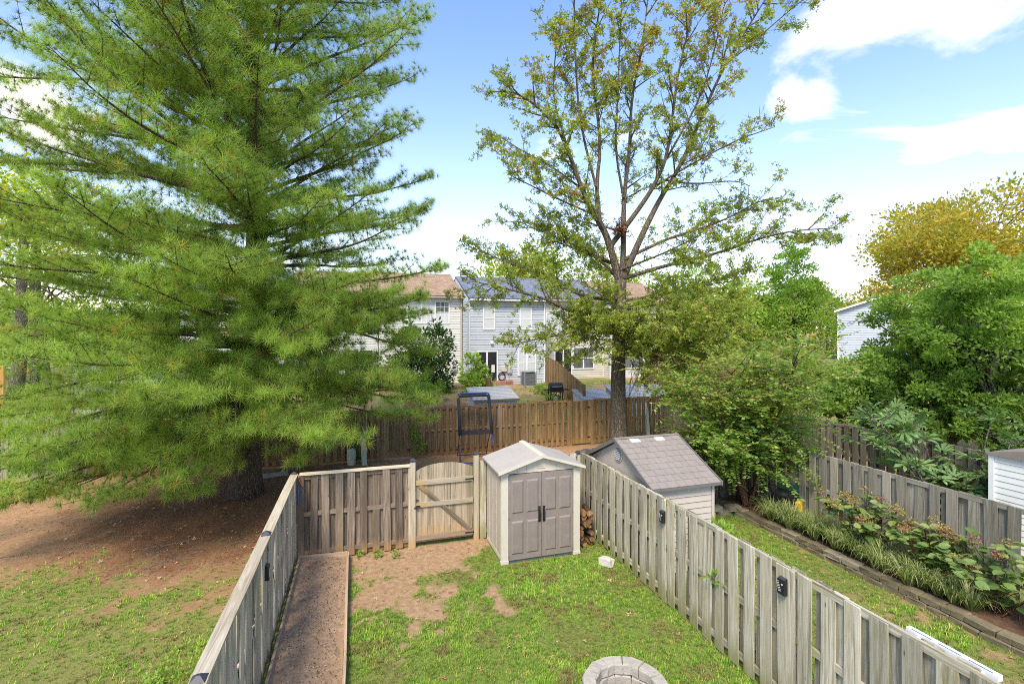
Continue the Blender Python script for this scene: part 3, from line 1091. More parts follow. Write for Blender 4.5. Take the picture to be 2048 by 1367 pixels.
ii, jj = np.meshgrid(np.arange(len(ax) - 1), np.arange(na - 1), indexing='ij')
a = (ii * na + jj).ravel()
so_ = place('soil', np_mesh('soil', np.stack([X, Y, Z], -1).reshape(-1, 3), np.stack([a, a + na, a + na + 1, a + 1], -1), 'soil', None, smooth=True), t)


def rough_block(sx, sy, sz, seed, j=.012, cut=.02):
    """a chipped block centred on its base"""
    r = random.Random(seed)
    m = MB()
    lv = [(0, 1 - cut / max(sx, sy)), (.12, 1), (.86, 1), (1, 1 - 2 * cut / max(sx, sy))]
    ring = [(-1, -1), (0, -1.04), (1, -1), (1.03, 0), (1, 1), (0, 1.04), (-1, 1), (-1.03, 0)]
    for (l, s) in lv:
        for (x, y) in ring:
            m.v.append((x * sx / 2 * s + r.uniform(-j, j), y * sy / 2 * s + r.uniform(-j, j), l * sz + r.uniform(-j, j) * .5))
    for k in range(3):
        for i in range(8):
            q = (i + 1) % 8
            m.f.append((k * 8 + i, k * 8 + q, k * 8 + 8 + q, k * 8 + 8 + i))
    m.f.append(tuple(range(8))[::-1])
    m.f.append(tuple(range(24, 32)))
    return m


# fire pit
PCX, PCY = 3.22, 5.50
t = thing('fire_pit', 'round fire pit of pale stacked stone blocks on the lawn', 'fire pit', (PCX, PCY, 0))
for course, (z, ns, ph) in enumerate(((0.0, 11, .3), (.155, 11, 0.02))):
    for i in range(ns):
        a0 = 2 * math.pi * (i / ns) + ph
        a1 = a0 + 2 * math.pi / ns - .022
        r0, r1 = .365, .545
        m = MB()
        r = random.Random(course * 40 + i)
        for (l, ins) in ((0, .008), (.018, 0), (.128, 0), (.15, .014)):
            am = (a0 + a1) / 2
            for (an, rr) in ((a0 + ins, r0 + ins), (am, r0 + ins + .012), (a1 - ins, r0 + ins), (a1 - ins, r1 - ins), (am, r1 - ins + .012), (a0 + ins, r1 - ins)):
                jx, jy, jz = (r.uniform(-.006, .006) for _ in range(3))
                m.v.append((rr * math.cos(an) + jx, rr * math.sin(an) + jy, z + l + jz * .6))
        for k in range(3):
            for q in range(6):
                w = (q + 1) % 6
                m.f.append((k * 6 + w, k * 6 + q, k * 6 + 6 + q, k * 6 + 6 + w))
        m.f.append(tuple(range(6)))
        m.f.append(tuple(range(18, 24))[::-1])
        m.build('stone', 'pitstone', t)
m = MB().lathe([(.36, .02), (.30, .05), (.12, .065), (.01, .06)], 20)
m.build('ash_bed', 'ash', t)

# white stone by the fence
wsp = gpt(1213, 1130)
o = rough_block(.26, .15, .17, 5, .02, .05).build('stone_block', 'whitestone', None, wsp, (0, 0, R(-60)))
tag(o, 'chipped white stone block on the lawn against the side fence', 'stone')
o = rough_block(.85, .5, .07, 9, .04, .06).build('flat_stone', 'stone', None, gpt(548, 950) - Vector((0, 0, .02)), (0, 0, .3))
tag(o, 'flat tan stone slab lying between the pine and the corner post', 'stone')

# neighbour's raised bed: soil, two courses of blocks
bx0, bx1, by0, by1 = 9.36, 10.5, 2.2, 10.95
ax = np.linspace(bx0 + .08, bx1 + .01, 14)
ay = np.linspace(by0, by1 + .2, 90)
X, Y = np.meshgrid(ax, ay, indexing='ij')
Z = .19 + (fbm(X, Y, 3, 50) - .5) * .08
na = len(ay)
ii, jj = np.meshgrid(np.arange(len(ax) - 1), np.arange(na - 1), indexing='ij')
a = (ii * na + jj).ravel()
t = thing('retaining_wall', 'low mossy stone block wall holding the planted bed', 'wall', (0, 0, 0))
place('soil', np_mesh('soil', np.stack([X, Y, Z], -1).reshape(-1, 3), np.stack([a, a + na, a + na + 1, a + 1], -1), 'mulch', None, smooth=True), t)
r = random.Random(4)
for course in range(2):
    y = by0 + course * .17
    while y < by1:
        l = r.uniform(.32, .44)
        rough_block(.2, l - .015, .11, r.randrange(9999), .014, .02).build('stone', 'mosstone' if r.random() < .75 else 'stone', t, (bx0 + r.uniform(-.025, .025) + course * .02, y + l / 2, course * .112 - .02), (r.gauss(0, .02), r.gauss(0, .03), r.gauss(0, .04)))
        y += l
for i in range(6):
    l = .36
    rough_block(l - .01, .2, .135, 300 + i, .014, .02).build('stone', 'stone', t, (8.0 + i * .25, 10.55 - i * .02 + r.uniform(-.03, .03), (i % 2) * .12), (0, 0, r.gauss(0, .08)))

# ------------------------------------------------------------------ beige resin shed
SX0, SX1, SY0, SY1 = 2.74, 4.50, 9.60, 10.80
t = thing('storage_shed', 'small beige resin shed with two taupe panelled doors', 'shed', (SX0, SY0, 0))
W, DP = SX1 - SX0, SY1 - SY0
EZ, RZ = 1.90, 2.20
MB().box(.03, W - .03, .03, DP, 0, .05).build('floor_sill', 'ventgrey', t)
m = MB().box(0.02, .05, .05, DP, .05, EZ)
m.build('side_wall', 'beige', t)
for k in range(4):
    MB().box(.008, .0195, .12 + k * .29, .12 + k * .29 + .235, .14, EZ - .05).build('wall_panel', 'beige', t)
MB().box(.004, .0185, .04, DP, .05, .13).build('skirting', 'cream', t)
MB().box(W - .05, W - .02, .05, DP, .05, EZ).build('side_wall', 'beige', t)
MB().prism([(.05, .05), (W - .05, .05), (W - .05, EZ), (W / 2, RZ - .04), (.05, EZ)], 'y', DP - .04, DP - .005).build('back_wall', 'beige', t)
for x0, x1 in ((0, .15), (W - .15, W)):
    MB().box(x0, x1, -.012, .045, .06, EZ - .03).build('corner_post', 'cream', t)
    MB().box(x0 - .012, x1 + .006, -.024, .045, 0, .065).build('post_foot', 'cream', t)
    MB().box(x0 - .006, x1 + .004, -.02, .045, EZ - .10, EZ - .035).build('post_head', 'cream', t)
gab = MB().prism([(.16, EZ - .06), (W - .16, EZ - .06), (W - .03, EZ + .0), (W / 2, RZ - .05), (.03, EZ + .0)], 'y', .0, .04).build('gable', 'cream', t)
for x in (.35, .55, W - .55, W - .35):
    MB().box(x, x + .012, -.006, -.0005, EZ - .045, EZ + .05 + (0.03 if .5 < x < 1.3 else -.02)).build('gable_rib', 'beige', gab)
for k in range(3):
    MB().box(W / 2 - .09, W / 2 + .09, -.012, -.001, EZ + .015 + k * .045, EZ + .04 + k * .045).build('vent_slat', 'cream', gab)
for s in (0, 1):
    x0 = .155 if s == 0 else W / 2 + .004
    x1 = W / 2 - .004 if s == 0 else W - .155
    d = MB().box(x0, x1, -.008, .03, .065, EZ - .075).build('door', 'taupe', t)
    dw = x1 - x0
    for cxx in (.27, .73):
        pw = .125 * dw / .72 * 1.05
        cx_ = x0 + cxx * dw
        for (za, zb) in ((.18, .86), (1.02, EZ - .20)):
            pm = MB()
            # raised panel with bevelled border
            e = .03
            xa, xb = cx_ - pw, cx_ + pw
            pm.hexa([(xa, -.0075, za), (xb, -.0075, za), (xb, -.0075, zb), (xa, -.0075, zb), (xa + e, -.026, za + e), (xb - e, -.026, za + e), (xb - e, -.026, zb - e), (xa + e, -.026, zb - e)])
            pm.f = [tuple(reversed(f_)) for f_ in pm.f]
            pm.build('door_panel', 'taupe', d)
    hx = x1 - .045 if s == 0 else x0 + .045
    hm = MB().box(hx - .025, hx + .025, -.022, -.009, .80, 1.12).tube([(hx, -.02, .84), (hx, -.055, .86), (hx, -.06, .96), (hx, -.055, 1.06), (hx, -.02, 1.08)], .013, 8)
    hm.build('handle', 'black', d)
    for z in (.12, .9, 1.72):
        hx = x0 + .012 if s == 0 else x1 - .012
        MB().box(hx - .012, hx + .012, -.018, -.009, z, z + .05).build('hinge', 'ventgrey', d)
ov = .085
for s in (0, 1):
    xe = -ov if s == 0 else W + ov
    sl = EZ + .005
    a_ = [(xe, -ov - .02, sl), (W / 2, -ov - .02, RZ), (W / 2, DP + ov, RZ), (xe, DP + ov, sl)]
    if s == 1:
        a_ = [a_[1], a_[0], a_[3], a_[2]]
    m = MB().hexa([(x, y, z - .035) for x, y, z in a_] + a_)
    m.build('roof_panel', 'beige_roof', t)
    b_ = [(xe, -ov - .034, sl - .05), (W / 2, -ov - .034, RZ - .05), (W / 2, -ov - .021, RZ - .05), (xe, -ov - .021, sl - .05)]
    if s == 1:
        b_ = [b_[1], b_[0], b_[3], b_[2]]
    MB().hexa(b_ + [(x, y, z + .058) for x, y, z in b_]).build('roof_trim', 'cream', t)
m = MB().prism([(W / 2 - .075, RZ - .022), (W / 2 + .075, RZ - .022), (W / 2 + .07, RZ + .0), (W / 2, RZ + .018), (W / 2 - .07, RZ + .0)], 'y', -ov - .036, DP + ov + .005)
m.build('ridge_cap', 'cream', t)

# firewood between shed and fence
r = random.Random(8)
k = 0
for row in range(7):
    for c in range(2):
        rad = r.uniform(.05, .085)
        L = r.uniform(.34, .46)
        m = MB()
        n = 8
        prof = [(1 + r.uniform(-.34, .22)) * rad for _ in range(n)]
        for yy in (-L / 2, L / 2):
            for q in range(n):
                an = 2 * math.pi * q / n
                m.v.append((prof[q] * math.cos(an), yy, prof[q] * math.sin(an) + 0))
        for q in range(n):
            w = (q + 1) % n
            m.f.append((w, q, n + q, n + w))
        lt = thing('firewood_log', 'split firewood log stacked between the beige shed and the side fence', 'log', (4.70 + c * .16 + r.uniform(-.03, .03) + (row % 2) * .05, 10.05 + r.uniform(-.1, .05), .07 + row * .115), r.gauss(0, .16), 'split logs beside the beige shed')
        m.build('bark', 'log_bark' if r.random() < .6 else 'log_wood', lt)
        e = MB()
        e.v = [(prof[q] * .96 * math.cos(2 * math.pi * q / n), -L / 2 - .004, prof[q] * .96 * math.sin(2 * math.pi * q / n)) for q in range(n)] + [(prof[q] * .96 * math.cos(2 * math.pi * q / n), -L / 2 + .01, prof[q] * .96 * math.sin(2 * math.pi * q / n)) for q in range(n)]
        e.f = [tuple(range(n)), tuple(range(n, 2 * n))[::-1]] + [((q + 1) % n, q, n + q, n + (q + 1) % n) for q in range(n)]
        e.build('cut_end', 'log_wood', lt)

# ------------------------------------------------------------------ neighbour's shingled shed
X0, X1, Y0, Y1, EZ, RZ = 5.36, 6.86, 8.16, 10.92, 1.75, 2.42
t = thing('storage_shed', 'resin shed with grey shingled gable roof and round gable vent', 'shed', (X0, Y0, 0))
W, DP = X1 - X0, Y1 - Y0
MB().prism([(.06, 0), (DP - .06, 0), (DP - .06, EZ - .02), (DP / 2, RZ - .06), (.06, EZ - .02)], 'x', .04, .09).build('gable_wall', 'resin_wall', t)
MB().prism([(.06, 0), (DP - .06, 0), (DP - .06, EZ - .02), (DP / 2, RZ - .06), (.06, EZ - .02)], 'x', W - .09, W - .04).build('gable_wall', 'resin_wall', t)
MB().box(.09, W - .09, DP - .1, DP - .06, 0, EZ - .02).build('rear_wall', 'resin_wall', t)
fw = MB().box(.09, W - .09, .075, .11, 0, EZ - .02).build('front_wall', 'resin_wall', t)
z = .03
while z < EZ - .1:
    m = MB().prism([(.074, z), (.05, z + .004), (.066, z + .118), (.074, z + .118)], 'x', .105, W - .105)
    m.build('siding_board', 'resin_wall', fw)
    z += .122
for x in (.04, W - .10):
    MB().box(x, x + .064, .04, .105, 0, EZ - .015).build('corner_trim', 'resin_wall', t)
for s in (0, 1):
    ye, yr = (-.06, DP / 2) if s == 0 else (DP + .06, DP / 2)
    q = [(-.05, ye, EZ), (W + .05, ye, EZ), (W + .05, yr, RZ), (-.05, yr, RZ)]
    if s == 1:
        q = [q[1], q[0], q[3], q[2]]
    rp = MB().hexa([(a_, b_, c_ - .05) for a_, b_, c_ in q] + q).build('roof_panel', 'shingle_edge', t)
    nrow = 9
    sl = Vector((0, yr - ye, RZ - EZ))
    up = Vector((0, -(RZ - EZ) * (1 if yr > ye else -1), abs(yr - ye))).normalized()
    for i in range(nrow):
        f0, f1 = i / nrow, (i + 1) / nrow + .02
        f1 = min(1, f1)
        x = -.05
        k = 0
        rr = random.Random(i + 50 * s)
        while x < W + .049:
            w = .19 + rr.choice((-.05, 0, .05))
            x2 = min(W + .05, x + w)
            if W + .05 - x2 < .06:
                x2 = W + .05
            pa = Vector((x, ye, EZ)) + sl * f0 + up * (.012 + rr.uniform(0, .003))
            pb = Vector((x2 - .006, ye, EZ)) + sl * f0 + up * .012
            pc = Vector((x2 - .006, ye, EZ)) + sl * f1 + up * .003
            pd = Vector((x, ye, EZ)) + sl * f1 + up * .003
            low = [p - up * .0115 if j_ < 2 else p - up * .0025 for j_, p in enumerate((pa, pb, pc, pd))]
            q = [low, [pa, pb, pc, pd]]
            if s == 1:
                q = [[w_[1], w_[0], w_[3], w_[2]] for w_ in q]
            sky_ = (s == 0 and i == nrow - 1 and (x <= .33 < x2 or x <= 1.08 < x2))
            MB().hexa(q[0] + q[1]).build('skylight' if sky_ else 'shingle', 'skylight' if sky_ else 'shingle_grey', rp)
            x = x2
            k += 1
    for xx in (-.075, W + .0505):
        q = [(xx, ye - .012, EZ - .06), (xx + .024, ye - .012, EZ - .06), (xx + .024, yr, RZ - .06), (xx, yr, RZ - .06)]
        if s == 1:
            q = [q[1], q[0], q[3], q[2]]
        MB().hexa(q + [(a_, b_, c_ + .082) for a_, b_, c_ in q]).build('roof_trim', 'shingle_edge', t)
rp = MB().box(-.07, W + .07, DP / 2 - .05, DP / 2 + .05, RZ - .004, RZ + .018).build('ridge_cap', 'shingle_grey', t)
vt = MB().lathe([(.15, 0), (.15, .02), (.12, .024)], 22).build('gable_vent', 'ventgrey', t, (.041, DP / 2 - .02, 2.08), (0, R(-90), 0))
for k in range(6):
    hw = math.sqrt(max(.001, .125 ** 2 - (-.1 + k * .04) ** 2))
    MB().box(-.014, .012, -hw, hw, -.008, .008).build('vent_slat', 'meter', vt, (-.1 + k * .04, 0, .03), (0, R(25), 0))
MB().tube([(.158 * math.cos(a_), .158 * math.sin(a_), .012) for a_ in np.linspace(0, 2 * math.pi, 25)], .012, 6, False).build('vent_ring', 'cream', vt)

# ------------------------------------------------------------------ white sided shed at the right
t = thing('storage_shed', 'white lap sided shed beyond the pale grey fence', 'shed', (13.0, 4.1, 0))
wx, wy, ez = 2.6, 2.9, 2.12
fw = MB().box(.03, wx, .02, wy, 0, ez).build('wall', 'white_side', t)
z = .03
while z < ez - .05:
    m = MB().prism([(.0295, z), (.012, z + .002), (.024, z + .1285), (.0295, z + .1285)], 'y', .05, wy - .06)
    m.build('siding_board', 'white_side', fw)
    m = MB().prism([(wy + .0005, z), (wy + .018, z + .002), (wy + .006, z + .1285), (wy + .0005, z + .1285)], 'x', .06, wx)
    m.build('siding_board', 'white_side', fw)
    z += .13
MB().box(-.012, .055, wy - .055, wy + .04, 0, ez + .003).build('corner_trim', 'white', t)
m = MB().prism([(-.06, ez + .004), (wy + .06, ez + .004), (wy + .06, ez + .04), (wy / 2, ez + .42), (-.06, ez + .04)], 'x', -.05, wx + .05)
m.build('roof', 'shingle_grey', t)

# ------------------------------------------------------------------ mower-like cart by the crape myrtle
p = gpt(1575, 1012, .27)
t = thing('garden_cart', 'black and green covered garden machine under the crape myrtle', 'garden cart', (p.x - .1, p.y - .1, .2), R(25))
t.scale = (1.25, 1.25, 1.25)
b = rough_block(.62, .42, .34, 70, .02, .05).build('body', 'black', t, (0, 0, .1))
m = MB().hexa([(-.02, -.22, .44), (.34, -.22, .40), (.34, .22, .40), (-.02, .22, .44), (.02, -.16, .56), (.28, -.16, .50), (.28, .16, .50), (.02, .16, .56)])
m.build('lid', 'green_lid', t)
bd = MB().tube([(.042 * math.cos(a_), .042 * math.sin(a_), .003) for a_ in np.linspace(0, 2 * math.pi, 19)], .007, 6, False).build('badge', 'white_plastic', t, (.2, -.225, .33), (R(90), 0, 0))
MB().box(-.03, .03, -.006, .006, 0, .008).build('badge_bar', 'white_plastic', bd)
rough_block(.14, .1, .2, 71, .015, .03).build('yellow_bag', 'yellow', t, (-.2, -.27, .12))
for (x, y) in ((-.22, -.2), (.22, -.2), (-.22, .2), (.22, .2)):
    MB().lathe([(.1, -.02), (.11, 0), (.1, .02)], 14).build('wheel', 'black', t, (x, y, .11), (R(90), 0, 0))
m = MB().tube([(-.3, -.16, .3), (-.55, -.16, .62), (-.55, .16, .62), (-.3, .16, .3)], .014, 8)
m.build('handle', 'black', t)

# ------------------------------------------------------------------ rebounder net
pb = ypt(944, 920, 17.9)
t = thing('rebounder_net', 'blue tube framed sports rebounder with black padded net before the far fence', 'sports net', (4.05, 17.75, 0), R(-3))
hw = .62


def bow(y0, y1, zlo, zhi):
    return [(-hw, y0, zlo), (-hw, y0 + (y1 - y0) * .5, (zlo + zhi) / 2), (-hw, y1, zhi - .12), (-hw + .04, y1, zhi - .03), (-hw + .13, y1, zhi),
            (hw - .13, y1, zhi), (hw - .04, y1, zhi - .03), (hw, y1, zhi - .12), (hw, y0 + (y1 - y0) * .5, (zlo + zhi) / 2), (hw, y0, zlo)]


MB().tube(bow(-.28, .28, .95, 2.42), .03, 8).build('top_frame', 'bluepipe', t, smooth=True)
for s in (-1, 1):
    MB().tube([(s * hw, -.28, .95), (s * hw, -.42, .5), (s * hw, -.5, .03)], .022, 8).build('leg', 'bluepipe', t, smooth=True)
    MB().tube([(s * hw * .96, -.15, 1.25), (s * hw * .9, .25, .6), (s * hw * .9, .62, .03)], .016, 8).build('leg', 'black', t, smooth=True)
MB().tube([(-hw, -.5, .03), (-hw, -.56, .03), (hw, -.56, .03), (hw, -.5, .03)], .022, 8).build('foot_bar', 'bluepipe', t, smooth=True)
MB().tube([(-hw * .9, .62, .03), (hw * .9, .62, .03)], .016, 8).build('foot_bar', 'black', t)
pad = [Vector(q) for q in bow(-.27, .27, 1.0, 2.36)]
m = MB().tube([q + Vector((-.0 if abs(q.x) < .1 else (-.035 if q.x > 0 else .035), -.02, -.02)) for q in pad], .055, 8)
m.build('padding', 'net', t, smooth=True)
m = MB().hexa([(-hw + .02, -.30, .98), (hw - .02, -.30, .98), (hw - .02, -.26, .98), (-hw + .02, -.26, .98), (-hw + .02, -.27, 1.12), (hw - .02, -.27, 1.12), (hw - .02, -.22, 1.12), (-hw + .02, -.22, 1.12)])
m.build('padding', 'net', t)
m = MB()
for i in range(25):
    x = -hw + .06 + i * (2 * hw - .12) / 24
    m.tube([(x, -.25, 1.08), (x, .24, 2.34)], .0035, 4, False)
for i in range(26):
    f = i / 25
    m.tube([(-hw + .04, -.25 + .49 * f, 1.08 + 1.26 * f), (hw - .04, -.25 + .49 * f, 1.08 + 1.26 * f)], .0035, 4, False)
m.build('net', 'net', t)

# utility pedestal and marker posts
p = gpt(703, 928)
t = thing('utility_pedestal', 'pale green round utility pedestal in front of the far fence', 'pedestal', p)
MB().lathe([(.15, 0), (.145, .02), (.145, .2), (.13, .21)], 18).build('base', 'ped', t, smooth=False)
MB().lathe([(.158, .205), (.16, .22), (.158, .46), (.145, .52), (.11, .56), (.03, .575)], 18).build('cover', 'ped', t)
p = gpt(729, 930)
t = thing('marker_post', 'flat pale green utility marker post beside the round pedestal', 'post', p)
MB().hexa([(-.09, -.035, 0), (.09, -.035, 0), (.09, .035, 0), (-.09, .035, 0), (-.09, -.03, 1.06), (.09, -.03, 1.06), (.09, .03, 1.06), (-.09, .03, 1.06)]).build('shaft', 'ped', t, rot=(0, R(-3), 0))
MB().box(-.095, .095, -.04, .04, 1.058, 1.09).build('cap', 'ped', t, rot=(0, R(-3), 0))
p = ypt(1297, 880, 17.6)
t = thing('marker_post', 'pale green marker post showing above the shingled shed ridge', 'post', (p.x, p.y, 0))
MB().hexa([(-.1, -.03, 0), (.1, -.03, 0), (.1, .03, 0), (-.1, .03, 0), (-.1, -.03, 1.55), (-.03, -.03, 1.62), (-.03, .03, 1.62), (-.1, .03, 1.55)]).build('shaft', 'ped', t)
MB().tube([(.1, -.035, .5), (-.02, -.035, 1.62)], .012, 6).build('edge', 'black', t)


# ------------------------------------------------------------------ town houses
def lap_wall(x0, x1, z0, z1, y, mat, name, parent, cours=.165, face='y'):
    m = MB()
    z = z0
    while z < z1 - .01:
        zt = min(z1, z + cours)
        m.quadstrip([(x0, y - .018, z), (x1, y - .018, z), (x1, y - .018, z + .137), (x0, y - .018, z + .137)])
        m.quadstrip([(x0, y + .022, z + .137), (x1, y + .022, z + .137), (x1, y + .022, zt), (x0, y + .022, zt)])
        m.quadstrip([(x0, y - .018, z + .137), (x1, y - .018, z + .137), (x1, y + .022, z + .137), (x0, y + .022, z + .137)])
        m.quadstrip([(x0, y + .022, z), (x1, y + .022, z), (x1, y - .018, z), (x0, y - .018, z)])
        z = zt
    m.box(x0, x1, y + .03, y + .2, z0, z1)
    if face == 'x':
        m.v = [(v[1], v[0], v[2]) for v in m.v]
        m.f = [tuple(reversed(f)) for f in m.f]
    return m.build(name, mat, parent)


def window(parent, x0, x1, z0, z1, y, panes='blind', sash=2, cols=1, grid=None):
    """double-hung window units side by side"""
    w = MB()
    fr = .07
    w.box(x0 - fr, x0, y - .06, y - .019, z0 - fr, z1 + fr).box(x1, x1 + fr, y - .06, y - .019, z0 - fr, z1 + fr)
    w.box(x0, x1, y - .06, y - .019, z1, z1 + fr).box(x0, x1, y - .065, y - .019, z0 - fr, z0)
    o = w.build('window', 'white', parent)
    cw = (x1 - x0) / cols
    for c in range(cols):
        a, b = x0 + c * cw, x0 + (c + 1) * cw
        if c:
            MB().box(a - .05, a + .05, y - .058, y - .02, z0, z1).build('mullion', 'white', o)
        a2, b2 = a + (.051 if c else 0), b - (.051 if c < cols - 1 else 0)
        zm = (z0 + z1) / 2
        pk = panes[c] if isinstance(panes, (list, tuple)) else panes
        for (za, zb) in ((z0, zm - .025), (zm + .025, z1)):
            MB().box(a2, b2, y - .034, y - .0195, za, zb).build('pane', pk if not isinstance(pk, tuple) else (pk[1] if za > z0 + .1 else pk[0]), o)
        MB().box(a2, b2, y - .05, y - .035, zm - .0245, zm + .0245).build('meeting_rail', 'white', o)
        if grid:
            g = MB()
            for (za, zb) in ((z0, zm - .025), (zm + .025, z1)):
                for i in range(1, grid[0]):
                    xx = a2 + (b2 - a2) * i / grid[0]
                    g.box(xx - .011, xx + .011, y - .042, y - .0345, za, zb)
                for i in range(1, grid[1]):
                    zz_ = za + (zb - za) * i / grid[1]
                    g.box(a2, b2, y - .0435, y - .0425, zz_ - .011, zz_ + .011)
            g.build('glazing_bars', 'white', o)
    return o


def townhouse(label, x0, x1, Y, z0, eave, ridge, wall, roof, side=True, depth=9.0):
    t = thing('townhouse', label, 'house', (0, 0, 0))
    lap_wall(x0 + .1, x1 - .1, z0, eave - .02, Y, wall, 'wall', t)
    for xx in (x0, x1 - .1):
        MB().box(xx + .001, xx + .0995, Y - .03, Y + .06, z0, eave - .02).build('corner_board', wall, t)
    if side:
        lap_wall(Y + .062, Y + depth, z0, eave - .02, x0, wall, 'side_wall', t, face='x')
    m = MB().box(x1 - .2, x1 - .01, Y + .21, Y + depth, z0, eave - .03)
    m.box(x0 + .21, x1 - .21, Y + depth - .2, Y + depth, z0, eave - .03)
    m.build('rear_wall', wall, t)
    ym = Y + depth / 2
    for s in (0, 1):
        ye = Y - .3 if s == 0 else Y + depth + .3
        q = [(x0 + .002, ye, eave), (x1 - .002, ye, eave), (x1 - .002, ym, ridge), (x0 + .002, ym, ridge)]
        if s:
            q = [q[1], q[0], q[3], q[2]]
        # built in its own plane so that shingle rows run along it
        L = math.hypot(ym - ye, ridge - eave)
        an = math.atan2(ridge - eave, abs(ym - ye))
        mm = MB().box(0, x1 - x0 - .004, 0, L, -.1, 0)
        if s == 0:
            mm.build('roof', roof, t, (x0 + .002, ye, eave + .12), (an, 0, 0))
        else:
            mm.build('roof', roof, t, (x1 - .002, ye, eave + .12), (an, 0, math.pi))
    # gable infill
    for xx in (x0 + .02, x1 - .18):
        MB().prism([(Y + .05, eave - .019), (Y + depth - .05, eave - .019), (ym, ridge - .02)], 'x', xx, xx + .15).build('gable', wall, t)
    MB().box(x0 + .01, x1 - .01, Y - .31, Y - .02, eave - .06, eave - .012).build('soffit', 'white', t)
    m = MB().prism([(Y - .42, eave + .06), (Y - .42, eave - .03), (Y - .38, eave - .055), (Y - .312, eave - .055), (Y - .312, eave + .06)], 'x', x0 + .02, x1 - .02)
    m.build('gutter', 'white' if wall == 'blue_side' else 'gutter', t)
    return t


HY0 = 30.7
xb0 = ypt(937, 700, HY0).x
xb1 = ypt(1092, 700, HY0).x
W_ = xb1 - xb0
BZ = 1.22
blue = townhouse('pale blue grey sided townhouse with blue grey roof and sliding door', xb0, xb1, HY0, BZ, 6.74, 8.62, 'blue_side', 'roof_blue')


def on(px, py, Y=HY0):
    q = ypt(px, py, Y)
    return q.x, q.z


# windows of the blue house
(xa, za), (xb, zb) = on(968, 657), on(988, 616)
window(blue, xa, xb, za, zb, HY0, 'blind')
(xa, za), (xb, zb) = on(1041, 657), on(1061, 618)
window(blue, xa, xb, za, zb, HY0, 'blind')
(xa, za), (xb, zb) = on(1037, 749), on(1070, 701)
window(blue, xa, xb, za, zb, HY0, 'blind', cols=2, grid=(3, 2))
(xa, za), (xb, zb) = on(954, 762), on(993, 703)
d = MB().box(xa - .08, xa, HY0 - .07, HY0 - .019, za, zb + .08).box(xb, xb + .08, HY0 - .07, HY0 - .019, za, zb + .08).box(xa, xb, HY0 - .07, HY0 - .019, zb, zb + .08).build('sliding_door', 'white', blue)
xm = (xa + xb) / 2
MB().box(xm - .05, xm + .05, HY0 - .06, HY0 - .02, za, zb).build('door_stile', 'white', d)
MB().box(xa, xm - .051, HY0 - .035, HY0 - .0195, za, zb).build('pane', 'glass_dark', d)
MB().box(xm + .051, xb, HY0 - .035, HY0 - .0195, za, zb).build('pane', 'glass_dark', d)
MB().box(xm + .30, xm + .52, HY0 - .045, HY0 - .036, za + .55, zb - .85).build('hanging_towel', 'cream_side', d)
MB().box(xa - .1, xb + 1.0, HY0 - .5, HY0 - .02, BZ - .1, za - .01).build('door_step', 'brick', blue)
for (px, py, sx, sz, mt) in ((1007, 737, .36, .3, 'cream'), (1018, 739, .28, .4, 'meter'), (983, 685, .16, .14, 'white')):
    x, z = on(px, py)
    MB().box(x - sx / 2, x + sx / 2, HY0 - .16, HY0 - .019, z - sz / 2, z + sz / 2).build('meter_box', mt, blue)
x, z = on(1003, 752)
MB().tube([(x + .22 * math.cos(a_), HY0 - .09, z + .24 * math.sin(a_)) for a_ in np.linspace(0, 6.28, 18)], .035, 6).build('hose_coil', 'black', blue, smooth=True)
x, z = on(1018, 748)
MB().tube([(x, HY0 - .06, z), (x + .02, HY0 - .06, z - .6), (x + .25, HY0 - .1, z - .75)], .025, 6).build('conduit', 'meter', blue)
x, z = on(1091, 700)
MB().box(x - .14, x - .06, HY0 - .1, HY0 - .02, BZ + .1, 6.7).build('downspout', 'white', blue)
x, z = on(922, 548, 35)
MB().tube([(xb0 + .35, HY0 + 4.3, 8.4), (xb0 + .35, HY0 + 4.3, 9.1)], .06, 8).build('vent_pipe', 'ventgrey', blue)

CY = 32.6
cw = 5.5
cream = townhouse('cream sided townhouse with brown shingle roof joined to the blue house', xb0 - cw, xb0 - .03, CY, 1.1, 6.98, 8.95, 'cream_side', 'roof_brown', side=False)
(xa, za), (xb, zb) = on(816, 645, CY), on(897, 604, CY)
window(cream, xa, xb, za, zb, CY, ['blind', 'blind', ('blind', 'glass_mid')], cols=3, grid=(3, 2))
x, z = on(922, 700, CY)
MB().box(x - .05, x + .05, CY - .12, CY - .02, 1.2, 6.9).build('downspout', 'gutter', cream)
(xa, za), (xb, zb) = on(690, 760, CY), on(745, 700, CY)
window(cream, xa, xb, za, zb, CY, 'glass_dark', cols=2)
x, z = on(909, 735, CY)
MB().box(x - .16, x + .16, CY - .16, CY - .019, z - .2, z + .2).build('meter_box', 'meter', cream)
cream2 = townhouse('cream sided townhouse with brown roof behind the pine', xb0 - 2 * cw, xb0 - cw - .03, CY + .6, 1.1, 6.98, 8.95, 'cream_side', 'roof_brown')
window(cream2, xb0 - 2 * cw + .8, xb0 - 2 * cw + 1.9, 4.6, 6.0, CY + .6, 'glass_mid', cols=1)
window(cream2, xb0 - cw - 2.0, xb0 - cw - .9, 4.6, 6.0, CY + .6, 'glass_mid', cols=1)
window(cream2, xb0 - 2 * cw + 1.2, xb0 - 2 * cw + 2.9, 1.9, 3.5, CY + .6, 'glass_dark', cols=2)
cream3 = townhouse('white sided end townhouse with dark roof far behind the pine', xb0 - 3 * cw, xb0 - 2 * cw - .03, CY - .2, 1.1, 6.9, 8.8, 'white_side', 'roof_dark')
window(cream3, xb0 - 3 * cw + .8, xb0 - 3 * cw + 2.0, 4.5, 6.0, CY - .2, 'glass_mid', cols=1)
window(cream3, xb0 - 3 * cw + 3.2, xb0 - 3 * cw + 4.4, 4.5, 6.0, CY - .2, 'glass_mid', cols=1)
